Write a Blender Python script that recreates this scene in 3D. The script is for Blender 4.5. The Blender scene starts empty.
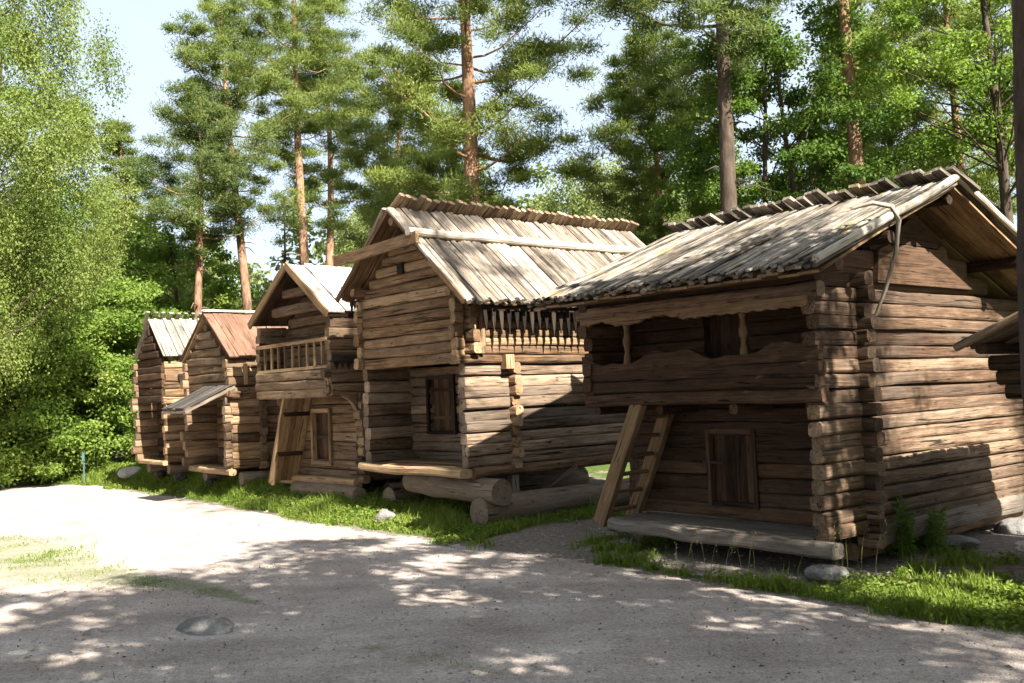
import bpy, math, random
import numpy as np
from mathutils import Matrix, Vector

S = bpy.context.scene
COL = S.collection
R = math.radians
rng = np.random.default_rng(7)
random.seed(7)

# ------------------------------------------------------------------ mesh collector
class MB:
    """collects tubes, beams and loose faces; build() links them as ONE mesh object"""
    def __init__(self):
        self.v = []; self.gc = []; self.tone = []; self.q = []; self.t = []; self.qs = []; self.ts = []; self.n = 0
    def add(self, v, quads=None, tris=None, gc=None, tone=0.5, smooth=False):
        v = np.asarray(v, float).reshape(-1, 3); k = len(v)
        self.v.append(v)
        self.gc.append(v.copy() if gc is None else np.asarray(gc, float))
        self.tone.append(np.full(k, tone) if np.isscalar(tone) else np.asarray(tone, float))
        if quads is not None and len(quads):
            q = np.asarray(quads, int).reshape(-1, 4) + self.n; self.q.append(q); self.qs.append(np.full(len(q), smooth))
        if tris is not None and len(tris):
            t = np.asarray(tris, int).reshape(-1, 3) + self.n; self.t.append(t); self.ts.append(np.full(len(t), smooth))
        self.n += k
    def build(self, name, mat, parent=None):
        me = bpy.data.meshes.new(name)
        V = np.concatenate(self.v)
        Q = np.concatenate(self.q) if self.q else np.zeros((0, 4), int)
        T = np.concatenate(self.t) if self.t else np.zeros((0, 3), int)
        me.vertices.add(len(V)); me.vertices.foreach_set('co', V.astype(np.float32).ravel())
        nl = Q.size + T.size
        me.loops.add(nl)
        me.loops.foreach_set('vertex_index', np.concatenate([Q.ravel(), T.ravel()]).astype(np.int32))
        me.polygons.add(len(Q) + len(T))
        st = np.concatenate([np.arange(len(Q)) * 4, Q.size + np.arange(len(T)) * 3]).astype(np.int32)
        me.polygons.foreach_set('loop_start', st)
        sm = np.concatenate(([*self.qs] if self.qs else []) + ([*self.ts] if self.ts else []))
        me.polygons.foreach_set('use_smooth', sm.astype(bool))
        a = me.attributes.new('gc', 'FLOAT_VECTOR', 'POINT'); a.data.foreach_set('vector', np.concatenate(self.gc).astype(np.float32).ravel())
        b = me.attributes.new('tone', 'FLOAT', 'POINT'); b.data.foreach_set('value', np.concatenate(self.tone).astype(np.float32))
        me.update(calc_edges=True); me.validate()
        me.materials.append(mat)
        o = bpy.data.objects.new(name, me); COL.objects.link(o)
        if parent is not None: o.parent = parent
        return o

    def tube(self, path, w, h=None, m=12, e=2.0, up=(0, 0, 1), tone=None, jit=0.0, wob=0.0, smooth=False, cap=True):
        """a swept bar: PATH points, half width W and half height H (per point), superellipse exponent E"""
        path = np.asarray(path, float); n = len(path)
        h = w if h is None else h
        w = np.broadcast_to(np.asarray(w, float), (n,)).copy(); h = np.broadcast_to(np.asarray(h, float), (n,)).copy()
        if tone is None: tone = rng.uniform(0, 1)
        if wob:
            k = rng.normal(0, wob, (n, 3)); k[1:-1] = (k[1:-1] + k[:-2] + k[2:]) / 2
            path = path + k
            w *= 1 + rng.normal(0, wob * 2.2, n); h *= 1 + rng.normal(0, wob * 2.2, n)
        T = np.gradient(path, axis=0); T /= np.linalg.norm(T, axis=1)[:, None] + 1e-9
        up = np.asarray(up, float)
        if abs(T[0] @ up) > 0.97: up = np.array((0, 1.0, 0))
        sd = np.cross(T, up); sd /= np.linalg.norm(sd, axis=1)[:, None] + 1e-9
        uv = np.cross(sd, T)
        if m == 4:
            cx = np.array((1, -1, -1, 1.0)); cz = np.array((1, 1, -1, -1.0))
        else:
            a = 2 * np.pi * (np.arange(m) + .5) / m
            cx = np.sign(np.cos(a)) * np.abs(np.cos(a)) ** (2 / e); cz = np.sign(np.sin(a)) * np.abs(np.sin(a)) ** (2 / e)
        X = cx[None] * w[:, None]; Z = cz[None] * h[:, None]
        if jit:
            X = X * (1 + rng.normal(0, jit, X.shape)); Z = Z * (1 + rng.normal(0, jit, X.shape))
        V = path[:, None, :] + sd[:, None, :] * X[..., None] + uv[:, None, :] * Z[..., None]
        s = np.concatenate([[0], np.cumsum(np.linalg.norm(np.diff(path, axis=0), axis=1))])
        ro = rng.uniform(0, 40, 3)
        G = np.stack([np.broadcast_to(s[:, None], X.shape) + ro[0], X + ro[1], Z + ro[2]], -1)
        i = np.arange(n - 1)[:, None] * m; j = np.arange(m)[None]; j2 = (j + 1) % m
        Q = np.stack([i + j, i + m + j, i + m + j2, i + j2], -1).reshape(-1, 4)
        V = V.reshape(-1, 3); G = G.reshape(-1, 3)
        self.add(V, quads=Q, gc=G, tone=tone, smooth=smooth)
        if cap:
            for r, flip in ((0, False), (n - 1, True)):
                ring = V[r * m:(r + 1) * m]; c = ring.mean(0)
                vv = np.vstack([ring, c]); gg = np.vstack([G[r * m:(r + 1) * m], G[r * m:(r + 1) * m].mean(0)])
                jj = np.arange(m); k2 = (jj + 1) % m
                t = np.stack([jj, k2, np.full(m, m)], -1)
                if flip: t = t[:, ::-1]
                self.add(vv, tris=t, gc=gg * np.array((6, 1, 1)), tone=min(1, tone + .1))
    def log(self, p0, p1, w, h, e=3.2, m=12, seg=.35, wob=.006, jit=.03, **k):
        p0 = np.asarray(p0, float); p1 = np.asarray(p1, float)
        n = max(2, int(np.linalg.norm(p1 - p0) / seg) + 1)
        self.tube(p0 + (p1 - p0) * np.linspace(0, 1, n)[:, None], w, h, m=m, e=e, wob=wob, jit=jit, **k)
    def plank(self, p0, p1, w, h, seg=.6, wob=.002, **k):
        p0 = np.asarray(p0, float); p1 = np.asarray(p1, float)
        n = max(2, int(np.linalg.norm(p1 - p0) / seg) + 1)
        self.tube(p0 + (p1 - p0) * np.linspace(0, 1, n)[:, None], w, h, m=4, wob=wob, jit=.0, **k)
    def slab_profile(self, prof, thick, axis, at, tone=None):
        """an upright board cut to a profile: PROF list of (a, zlow, zhigh) along AXIS ('x' or 'y') at the cross position AT"""
        prof = np.asarray(prof, float); n = len(prof)
        if tone is None: tone = rng.uniform(0, 1)
        rows = []
        for a, z0, z1 in prof:
            for c, z in ((at - thick, z0), (at + thick, z0), (at + thick, z1), (at - thick, z1)):
                rows.append((a, c, z) if axis == 'x' else (c, a, z))
        V = np.array(rows); i = np.arange(n - 1)[:, None] * 4; j = np.arange(4)[None]; j2 = (j + 1) % 4
        Q = np.stack([i + j, i + j2, i + 4 + j2, i + 4 + j], -1).reshape(-1, 4)
        Q = np.vstack([Q, [[3, 2, 1, 0]], [[4 * n - 4, 4 * n - 3, 4 * n - 2, 4 * n - 1]]])
        g = V[:, [0, 1, 2]] if axis == 'x' else V[:, [1, 0, 2]]
        self.add(V, quads=Q, gc=g + rng.uniform(0, 30, 3), tone=tone)

# ------------------------------------------------------------------ objects and tags
def tag(o, label=None, cat=None, group=None, kind=None):
    if label: o['label'] = label
    if cat: o['category'] = cat
    if group: o['group'] = group
    if kind: o['kind'] = kind
    return o
def empty(name, loc, rz=0.0, rx=0.0, ry=0.0):
    o = bpy.data.objects.new(name, None); COL.objects.link(o)
    o.location = loc; o.rotation_euler = (rx, ry, rz); o.empty_display_size = .3
    return o
def kids(o): return [c for c in bpy.data.objects if c.parent == o]
def copy_tree(o, parent=None):
    c = o.copy(); COL.objects.link(c)
    if parent is not None: c.parent = parent
    for ch in kids(o): copy_tree(ch, c)
    return c

# ------------------------------------------------------------------ camera
F = 996.0; CAMH = 2.2; TILT = math.atan(0.0387); PITCH = math.atan(51.4 / F)
cam = bpy.data.cameras.new('camera'); cam.sensor_width = 36; cam.lens = 36 * F / 1024; cam.clip_end = 2000; cam.clip_start = .05
co = bpy.data.objects.new('camera', cam); COL.objects.link(co)
CM = Matrix.Rotation(R(90) + PITCH, 4, 'X') @ Matrix.Rotation(-TILT, 4, 'Z')
co.matrix_world = Matrix.Translation((0, 0, CAMH)) @ CM
S.camera = co
C3 = np.array(CM.to_3x3())
def ray(px, py):
    d = C3 @ np.array(((px - 512) / F, -(py - 341.5) / F, -1.0)); return d / d[1]
def at(px, py, Y):
    """world point seen at a pixel at forward distance Y"""
    return ray(px, py) * Y + np.array((0, 0, CAMH))
def ground_px(px, py, z=0.0):
    d = ray(px, py); return d * ((z - CAMH) / d[2]) + np.array((0, 0, CAMH))

# ------------------------------------------------------------------ materials
def mat(name):
    m = bpy.data.materials.new(name); m.use_nodes = True
    nt = m.node_tree; nt.nodes.clear()
    out = nt.nodes.new('ShaderNodeOutputMaterial')
    return m, nt, out
def N(nt, t, **k):
    n = nt.nodes.new(t)
    for a, b in k.items():
        if a in n.inputs: n.inputs[a].default_value = b
        else: setattr(n, a, b)
    return n
def ramp(nt, fac, stops):
    r = nt.nodes.new('ShaderNodeValToRGB'); el = r.color_ramp.elements
    while len(el) < len(stops): el.new(.5)
    for e, (p, c) in zip(el, stops):
        e.position = p; e.color = (*c, 1)
    nt.links.new(fac, r.inputs[0]); return r.outputs[0]
def mixc(nt, fac, a, b, mode='MIX'):
    n = nt.nodes.new('ShaderNodeMix'); n.data_type = 'RGBA'; n.blend_type = mode
    for sck, val in ((n.inputs[0], fac), (n.inputs[6], a), (n.inputs[7], b)):
        if hasattr(val, 'is_linked') or hasattr(val, 'links'): nt.links.new(val, sck)
        else: sck.default_value = val if not isinstance(val, tuple) else (*val, 1)
    return n.outputs[2]
def mth(nt, op, a, b=0.0, c=None):
    n = nt.nodes.new('ShaderNodeMath'); n.operation = op
    for i, val in enumerate((a, b) if c is None else (a, b, c)):
        if hasattr(val, 'links'): nt.links.new(val, n.inputs[i])
        else: n.inputs[i].default_value = val
    return n.outputs[0]
def noise(nt, vec, scale, detail=4, rough=.55, dist=0.0):
    n = N(nt, 'ShaderNodeTexNoise', Scale=scale, Detail=detail, Roughness=rough, Distortion=dist)
    nt.links.new(vec, n.inputs['Vector']); return n.outputs[0]
def mapping(nt, vec, sc):
    n = nt.nodes.new('ShaderNodeMapping'); n.inputs['Scale'].default_value = sc
    nt.links.new(vec, n.inputs['Vector']); return n.outputs[0]
def bsdf(nt, out, col, rough=.85, bump=None, bstr=.5, bdist=.02, spec=.25):
    b = N(nt, 'ShaderNodeBsdfPrincipled', Roughness=rough)
    b.inputs['Specular IOR Level'].default_value = spec
    if hasattr(col, 'links'): nt.links.new(col, b.inputs['Base Color'])
    else: b.inputs['Base Color'].default_value = (*col, 1)
    if bump is not None:
        bn = N(nt, 'ShaderNodeBump', Strength=bstr, Distance=bdist)
        nt.links.new(bump, bn.inputs['Height']); nt.links.new(bn.outputs[0], b.inputs['Normal'])
    nt.links.new(b.outputs[0], out.inputs['Surface']); return b

def wood(name, dark, mid, light, lichen=None, lich_amt=.5, grey=None, grey_amt=.5, contrast=1.0, along=.9):
    """weathered timber: grain, checks and blotches follow each log's own length"""
    m, nt, out = mat(name)
    g = N(nt, 'ShaderNodeAttribute', attribute_name='gc').outputs['Vector']
    tn = N(nt, 'ShaderNodeAttribute', attribute_name='tone').outputs['Fac']
    grain = noise(nt, mapping(nt, g, (along, 26, 26)), 1.6, 6, .66, .3)
    fine = noise(nt, mapping(nt, g, (3.0, 60, 60)), 1.8, 3, .6)
    blot = noise(nt, mapping(nt, g, (1.6, 5, 5)), 1.3, 5, .65)
    crack = noise(nt, mapping(nt, g, (along * .8, 20, 20)), 1.0, 4, .55, 1.2)
    kv = N(nt, 'ShaderNodeTexVoronoi', Scale=1.0); nt.links.new(mapping(nt, g, (2.6, 7, 7)), kv.inputs['Vector'])
    knot = ramp(nt, kv.outputs['Distance'], [(.07, (.3, .25, .2)), (.16, (1, 1, 1))])
    f = mth(nt, 'ADD', mth(nt, 'MULTIPLY', grain, .5 * contrast), mth(nt, 'ADD', mth(nt, 'MULTIPLY', blot, .4 * contrast), mth(nt, 'MULTIPLY', fine, .24 * contrast)))
    f = mth(nt, 'ADD', f, mth(nt, 'MULTIPLY_ADD', tn, .30, -.15 - .57 * contrast + .44))
    c = ramp(nt, f, [(.24, dark), (.45, mid), (.66, light)])
    if grey:
        gm = noise(nt, mapping(nt, g, (.5, 2.2, 2.2)), .9, 3, .6)
        gm = ramp(nt, gm, [(.5 - .25 * grey_amt, (0, 0, 0)), (.72 - .2 * grey_amt, (1, 1, 1))])
        c = mixc(nt, mth(nt, 'MULTIPLY', gm, grey_amt), c, mixc(nt, .6, grey, c, 'MIX'))
    if lichen:
        tc = N(nt, 'ShaderNodeTexCoord').outputs['Object']
        lm = noise(nt, tc, 2.3, 6, .7, .4)
        lm = ramp(nt, lm, [(.56, (0, 0, 0)), (.66, (1, 1, 1))])
        c = mixc(nt, mth(nt, 'MULTIPLY', lm, lich_amt), c, lichen)
    ck = ramp(nt, crack, [(.335, (.08, .07, .06)), (.385, (1, 1, 1))])
    c = mixc(nt, .9, c, ck, 'MULTIPLY'); c = mixc(nt, .8, c, knot, 'MULTIPLY')
    hgt = mth(nt, 'ADD', mth(nt, 'MULTIPLY', grain, .7), mth(nt, 'MULTIPLY', ck, .6))
    bsdf(nt, out, c, .88, hgt, .9, .022, .18)
    return m

M = {}
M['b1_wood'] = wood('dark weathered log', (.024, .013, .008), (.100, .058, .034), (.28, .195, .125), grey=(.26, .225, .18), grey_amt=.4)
M['b1_shade'] = wood('brown shade-darkened log', (.016, .009, .005), (.054, .029, .016), (.12, .07, .04), grey=(.13, .10, .075), grey_amt=.2)  # darker copy of the log wood, front shade put into its colour
M['b1_grey'] = wood('silver grey sill timber', (.03, .022, .016), (.115, .088, .066), (.25, .21, .17), grey=(.23, .21, .185), grey_amt=.6)
M['b1_roof'] = wood('lichen grey roof boards', (.03, .025, .02), (.155, .130, .102), (.36, .315, .255), lichen=(.19, .135, .035), lich_amt=.55, contrast=1.3)
M['pole'] = wood('pale barkless pole', (.1, .075, .055), (.28, .235, .18), (.45, .40, .33), contrast=.9)
M['b2_wood'] = wood('tan hewn log', (.028, .015, .008), (.170, .098, .049), (.38, .26, .15), grey=(.33, .28, .21), grey_amt=.3)
M['b2_dark'] = wood('shade-dark board', (.006, .004, .003), (.018, .012, .008), (.045, .032, .022))  # near black: the shade under the eaves is put into the colour
M['b2_roof'] = wood('split pole roof', (.05, .038, .028), (.20, .165, .128), (.40, .34, .275), contrast=1.1)
M['b2_ridge'] = wood('brown ridge billet', (.06, .035, .02), (.22, .15, .095), (.4, .3, .2))
M['b3_wood'] = wood('grey brown hewn log', (.028, .016, .009), (.135, .083, .046), (.30, .21, .125), grey=(.27, .23, .18), grey_amt=.35)
M['b3_roof'] = wood('bleached board roof', (.38, .34, .28), (.62, .58, .5), (.75, .72, .65), contrast=.6)  # much paler than the other roof boards
M['b4_roof'] = wood('rust stained roof', (.07, .034, .022), (.145, .080, .052), (.24, .15, .105), contrast=1.0)
M['b5_roof'] = wood('grey striped board roof', (.09, .08, .062), (.25, .225, .18), (.42, .385, .32), lichen=(.17, .16, .08), lich_amt=.35)
M['plank'] = wood('golden brown plank', (.06, .032, .015), (.2, .125, .066), (.36, .25, .14))
M['cut_log'] = wood('old foundation log', (.04, .027, .018), (.15, .105, .07), (.28, .22, .16), grey=(.25, .23, .2), grey_amt=.6)

def bark(name, low, high, z0, z1, sc=1.0):
    m, nt, out = mat(name)
    tc = N(nt, 'ShaderNodeTexCoord').outputs['Object']
    v = N(nt, 'ShaderNodeTexVoronoi', Scale=7 * sc); nt.links.new(mapping(nt, tc, (1, 1, .3)), v.inputs['Vector'])
    n1 = noise(nt, mapping(nt, tc, (1, 1, .35)), 9 * sc, 5, .6)
    sep = N(nt, 'ShaderNodeSeparateXYZ'); nt.links.new(tc, sep.inputs[0])
    zz = N(nt, 'ShaderNodeMapRange'); nt.links.new(mth(nt, 'ADD', sep.outputs[2], mth(nt, 'MULTIPLY', n1, 3)), zz.inputs[0])
    zz.inputs[1].default_value = z0; zz.inputs[2].default_value = z1
    c = mixc(nt, zz.outputs[0], low, high)
    c = mixc(nt, .8, c, ramp(nt, n1, [(.3, (.35, .35, .35)), (.65, (1.25, 1.25, 1.25))]), 'MULTIPLY')
    bsdf(nt, out, c, .9, mth(nt, 'ADD', v.outputs[0], n1), .8, .03, .15)
    return m
M['pine_bark'] = bark('pine bark', (.13, .085, .06), (.29, .165, .1), 4, 10)
M['dark_bark'] = bark('dark bark', (.06, .045, .035), (.075, .055, .04), 0, 10)
M['birch_bark'] = bark('birch bark', (.3, .29, .27), (.5, .48, .45), 0, 3, .6)

def leaf(name, stops, trans=.45, rough=.6):
    m, nt, out = mat(name)
    tn = N(nt, 'ShaderNodeAttribute', attribute_name='tone').outputs['Fac']
    oi = N(nt, 'ShaderNodeObjectInfo').outputs['Random']
    f = mth(nt, 'ADD', tn, mth(nt, 'MULTIPLY_ADD', oi, .24, -.12))
    c = ramp(nt, f, stops)
    d = N(nt, 'ShaderNodeBsdfPrincipled', Roughness=rough); d.inputs['Specular IOR Level'].default_value = .25
    nt.links.new(c, d.inputs['Base Color'])
    t = N(nt, 'ShaderNodeBsdfTranslucent')
    nt.links.new(mixc(nt, 1.0, c, (1.0, 1.05, .55), 'MULTIPLY'), t.inputs['Color'])
    mx = N(nt, 'ShaderNodeMixShader', Fac=trans)
    nt.links.new(d.outputs[0], mx.inputs[1]); nt.links.new(t.outputs[0], mx.inputs[2])
    nt.links.new(mx.outputs[0], out.inputs['Surface'])
    return m
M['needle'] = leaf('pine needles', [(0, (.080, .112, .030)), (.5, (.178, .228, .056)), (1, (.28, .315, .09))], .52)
M['needle_blue'] = leaf('darker pine needles', [(0, (.055, .090, .034)), (.5, (.125, .165, .052)), (1, (.20, .235, .07))], .5)  # darker needle tone used on some conifers
M['leaf_birch'] = leaf('birch leaves', [(0, (.10, .15, .03)), (.5, (.175, .225, .05)), (1, (.25, .285, .085))], .5)
M['leaf_dark'] = leaf('maple leaves', [(0, (.06, .11, .022)), (.5, (.120, .19, .036)), (1, (.195, .26, .052))], .52)
M['leaf_bush'] = leaf('bush leaves', [(0, (.095, .165, .028)), (.5, (.180, .265, .048)), (1, (.26, .32, .075))], .52)
M['leaf_pale'] = leaf('pale far leaves', [(0, (.12, .16, .05)), (.5, (.195, .235, .075)), (1, (.27, .30, .115))], .5)
M['grass'] = leaf('grass blades', [(0, (.09, .14, .02)), (.5, (.165, .235, .032)), (1, (.26, .29, .07))], .5)
M['straw'] = leaf('dry seed stalks', [(0, (.16, .15, .06)), (1, (.3, .26, .13))], .3)

def stone_mat(name, a, b):
    m, nt, out = mat(name)
    tc = N(nt, 'ShaderNodeTexCoord').outputs['Object']
    n1 = noise(nt, tc, 5, 8, .65); n2 = noise(nt, tc, 40, 3, .6)
    c = ramp(nt, mth(nt, 'ADD', mth(nt, 'MULTIPLY', n1, .7), mth(nt, 'MULTIPLY', n2, .3)), [(.3, a), (.68, b)])
    bsdf(nt, out, c, .9, mth(nt, 'ADD', n1, mth(nt, 'MULTIPLY', n2, .4)), .6, .03, .2)
    return m
M['stone'] = stone_mat('grey granite', (.07, .066, .06), (.24, .225, .21))
M['stone_pale'] = stone_mat('pale granite', (.22, .2, .18), (.5, .47, .43))
M['iron'] = stone_mat('old iron', (.02, .018, .016), (.06, .05, .045))
M['blue_paint'] = stone_mat('faded blue paint', (.04, .075, .09), (.08, .13, .15))
M['stone_dark'] = stone_mat('dark corner stone', (.02, .018, .016), (.08, .072, .065))  # darker tone for the small corner stones
M['canopy_board'] = wood('shade-dark canopy board', (.02, .018, .016), (.06, .052, .045), (.13, .115, .1))  # canopy's shade put into the board colour
M['ladder_wood'] = wood('brown ladder timber', (.035, .019, .01), (.13, .075, .038), (.26, .17, .095))
M['b2_shade'] = wood('shadow-grey lower log', (.024, .015, .009), (.120, .077, .046), (.34, .25, .17), grey=(.29, .255, .215), grey_amt=.5)  # lower walls' shadow put into a greyer, darker log colour
# ------------------------------------------------------------------ storehouse helpers (local frame: x = right-near, y = back, z = up)
YAW = R(-50)
def U(a, b): return rng.uniform(a, b)

def course_wall(mb, axis, c, a0, a1, z0, z1, n, th=.09, e0=(.12, .24), e1=(.12, .24), opens=(), zoff=0.0, exp=4.6, trim=None, wob=.006):
    """courses of hewn logs along AXIS at cross position C between a0 and a1, ends running past the corners by e0 / e1"""
    p = (z1 - z0) / n
    if trim is None:                           # dark lining added as chinking behind the joints, blocks light through gaps
        cuts = sorted((o[0], o[1]) for o in opens); x = a0; segs = []
        for o0, o1 in cuts:
            if o0 > x: segs.append((x, o0))
            x = max(x, o1)
        segs.append((x, a1)); zm = (z0 + z1) / 2
        for s, t in segs:
            if t - s > .1: mb.plank((s, c, zm) if axis == 'x' else (c, s, zm), (t, c, zm) if axis == 'x' else (c, t, zm), .012, (z1 - z0) / 2 - .02, up=(0, 0, 1), tone=0.0, wob=0)
    for i in range(n):
        zc = z0 + (i + .5) * p + zoff + rng.normal(0, .006)
        s, t = a0 - U(*e0), a1 + U(*e1)
        if trim:
            lo, hi = trim(zc + p * .56); s, t = max(s, lo + .05), min(t, hi - .05)
            if t - s < .15: continue
        spans = [(s, t)]
        for (o0, o1, za, zb) in opens:
            if za < zc < zb:
                new = []
                for q0, q1 in spans:
                    if q1 <= o0 or q0 >= o1: new.append((q0, q1)); continue
                    if o0 > q0 + .05: new.append((q0, o0))
                    if o1 < q1 - .05: new.append((o1, q1))
                spans = new
        tone = float(np.clip(rng.normal(.5, .2), 0, 1)); hh = p * .492 * U(.97, 1.02); tt = th * U(.92, 1.1)
        dz = U(-.012, .012); dc = U(-.012, .012)
        for q0, q1 in spans:
            A = (q0, c + dc, zc - dz) if axis == 'x' else (c + dc, q0, zc - dz)
            B = (q1, c + dc, zc + dz) if axis == 'x' else (c + dc, q1, zc + dz)
            mb.log(A, B, tt, hh, e=exp, wob=wob, tone=tone)

def log_ends(mb, axis, c0, c1, at_, z0, z1, n, th=.09, zoff=0.0, jit=.05):
    """stubs of the crossing logs that stick out at a notched corner"""
    p = (z1 - z0) / n
    for i in range(n):
        zc = z0 + (i + .5) * p + zoff
        a, b = c0, c1 + U(-jit, jit); off = U(-.012, .012)
        A = (a, at_ + off, zc) if axis == 'x' else (at_ + off, a, zc)
        B = (b, at_ + off, zc + U(-.015, .015)) if axis == 'x' else (at_ + off, b, zc + U(-.015, .015))
        mb.log(A, B, th * U(.85, 1.1), p * .5 * U(.9, 1.02), e=3.6, seg=.12, wob=.006)

def slope_boards(mb, ridge, a0, a1, E, K, n, w, h, rag=.06, over=0.0, lift=0.0, e=3.0, m=8, seg=.45, skew=0.0, wob=.006, tones=(0, 1), lj=.012):
    """boards laid side by side from eave E=(c,z) to ridge K=(c,z); RIDGE is the axis the ridge runs along"""
    E = np.array(E, float); K = np.array(K, float); d = (K - E) / np.linalg.norm(K - E); nrm = np.array((-d[1], d[0]))
    if nrm[1] < 0: nrm = -nrm
    for i in range(n):
        a = a0 + (i + .5) * (a1 - a0) / n + rng.normal(0, .008)
        lf = lift + U(-lj, lj)
        s = E - d * U(-rag, rag) + nrm * (lf + U(-.01, .012)); t = K + d * over + nrm * lf
        da = skew + rng.normal(0, .012)
        P = (a, s[0], s[1]) if ridge == 'x' else (s[0], a, s[1])
        Q = (a + da, t[0], t[1]) if ridge == 'x' else (t[0], a + da, t[1])
        up = (0, nrm[0], nrm[1]) if ridge == 'x' else (nrm[0], 0, nrm[1])
        if m == 4: mb.plank(P, Q, w * U(.94, 1.06), h, seg=seg, up=up, wob=wob, tone=U(*tones))
        else: mb.log(P, Q, w * U(.9, 1.1), h * U(.85, 1.15), e=e, m=m, seg=seg, up=up, wob=wob, jit=.05, tone=U(*tones))

def teeth(mb, axis, c, a0, a1, z, n, L, w, th=.012, jit=.08):
    for i in range(n):
        a = a0 + (i + .5) * (a1 - a0) / n; l = L * U(1 - jit * 3, 1 + jit)
        P = (a, c, z) if axis == 'x' else (c, a, z)
        Q = (a + U(-.01, .01), c, z - l) if axis == 'x' else (c, a + U(-.01, .01), z - l)
        path = np.linspace(P, Q, 5)
        prof = np.array((1, 1, .8, .45, .06))
        up = (0, 1, 0) if axis == 'x' else (1, 0, 0)
        mb.tube(path, w * prof, th * np.ones(5), m=4, up=up)

def board_door(mb, axis, c, a0, a1, z0, z1, n=4, th=.018):
    w = (a1 - a0) / n
    for i in range(n):
        a = a0 + (i + .5) * w; o = U(-.006, .006)
        P = (a, c + o, z0 + U(-.01, .01)) if axis == 'x' else (c + o, a, z0)
        Q = (a, c + o, z1 + U(-.01, .01)) if axis == 'x' else (c + o, a, z1)
        up = (0, 1, 0) if axis == 'x' else (1, 0, 0)
        mb.plank(P, Q, w * .48, th, up=up)
def frame_bars(mb, axis, c, a0, a1, z0, z1, w=.045, th=.05):
    def pt(a, z): return (a, c, z) if axis == 'x' else (c, a, z)
    up = (0, 1, 0) if axis == 'x' else (1, 0, 0)
    for a in (a0 - w, a1 + w): mb.plank(pt(a, z0 - w * 2), pt(a, z1 + w * 2), w, th, up=up)
    for z in (z0 - w, z1 + w): mb.plank(pt(a0, z), pt(a1, z), th * .92, w, up=(0, 0, 1))

def stone(name, loc, size, seed, m, rz=0.0, sub=28):
    g = np.random.default_rng(seed)
    mb = MB(); nu, nv = sub, sub // 2
    th = np.linspace(0, 2 * np.pi, nu, endpoint=False); ph = np.linspace(0.02, np.pi - .02, nv)
    T, P = np.meshgrid(th, ph)
    D = np.stack([np.sin(P) * np.cos(T), np.sin(P) * np.sin(T), np.cos(P)], -1)
    r = np.ones(T.shape)
    for k in range(7):
        w = g.normal(0, 1, 3); w /= np.linalg.norm(w); r -= .16 * np.clip(D @ w - g.uniform(.45, .7), 0, 1) * 2.4
    for k in range(10):
        w = g.normal(0, 3.2, 3); r += .025 * np.sin(D @ w + g.uniform(0, 6))
    V = (D * r[..., None] * np.array(size)).reshape(-1, 3)
    i = np.arange(nv - 1)[:, None] * nu; j = np.arange(nu)[None]; j2 = (j + 1) % nu
    Q = np.stack([i + j, i + nu + j, i + nu + j2, i + j2], -1).reshape(-1, 4)
    mb.add(V, quads=Q, smooth=False, tone=.5)
    o = mb.build(name, m); o.location = loc; o.rotation_euler = (0, 0, rz); return o

def house(label, group, loc, yaw=YAW):
    o = empty('log_storehouse', loc, yaw)
    return tag(o, label, 'log storehouse', group)
GH = 'old log storehouses in a row along the gravel road'

def local_world(root_loc, yaw, p):
    c, s = math.cos(yaw), math.sin(yaw)
    return (root_loc[0] + c * p[0] - s * p[1], root_loc[1] + s * p[0] + c * p[1], root_loc[2] + p[2])

def gable_back(root, c, hc, rz, ez, half, m, z0=None):
    mb = MB(); mb.slab_profile([(hc - half + .12, ez - .25 if z0 is None else z0, ez), (hc, ez - .25 if z0 is None else z0, rz - .03), (hc + half - .12, ez - .25 if z0 is None else z0, ez)], .02, 'x', c, tone=.2); mb.build('gable_lining', M[m], root)
# ================================================================== nearest storehouse: eave side with open gallery to the road
O1 = (3.6, 11.0, 0.0)
h1 = house('large dark storehouse nearest the camera with an open carved gallery above a small door', GH, O1)
EV, RG = (-.98, 3.33), (2.13, 4.5)          # eave and ridge of the front slope (y, z)
BE = (6.1, 3.0)
def roofz1(y):
    return EV[1] + (y - EV[0]) * (RG[1] - EV[1]) / (RG[0] - EV[0]) if y < RG[0] else RG[1] + (y - RG[0]) * (BE[1] - RG[1]) / (BE[0] - RG[0])
def trim1(z):
    k = (RG[1] - .12 - z); return RG[0] - k * 2.62, RG[0] + k * 2.6
w = MB()
course_wall(w, 'y', 0, 0.0, 5.25, .42, 3.28, 17, th=.085, e0=(.02, .13), e1=(.15, .3))
w.build('side_wall', M['b1_wood'], h1)
w = MB()                                       # carved gable boards above the eaves line
course_wall(w, 'y', -.02, -.2, 5.35, 3.28, 4.5, 5, th=.06, e0=(0, .05), e1=(0, .05), trim=trim1, exp=5)
w.slab_profile([(1.25, 3.36, 3.4), (1.3, 3.36, 3.75), (1.55, 3.36, 3.85), (1.62, 3.36, 3.82), (2.0, 3.36, 3.86), (2.75, 3.36, 3.84), (2.85, 3.36, 3.9), (2.98, 3.36, 3.88), (3.05, 3.36, 3.7), (3.55, 3.36, 3.45), (3.7, 3.36, 3.4)], .035, 'y', .075)
w.slab_profile([(1.55, 3.86, 3.95), (1.75, 3.865, 4.0), (2.1, 3.87, 4.2), (2.3, 3.87, 4.18), (2.75, 3.86, 3.95), (2.8, 3.86, 3.88)], .03, 'y', .07)
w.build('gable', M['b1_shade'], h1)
w = MB()
log_ends(w, 'x', -.05, .24, .83, .25, 3.45, 19, th=.085)
w.build('corner_notch', M['b1_wood'], h1)
w = MB(); log_ends(w, 'x', -.05, .2, 5.2, .35, 3.4, 16, th=.085); w.build('corner_notch', M['b1_wood'], h1)
w = MB()
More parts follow.
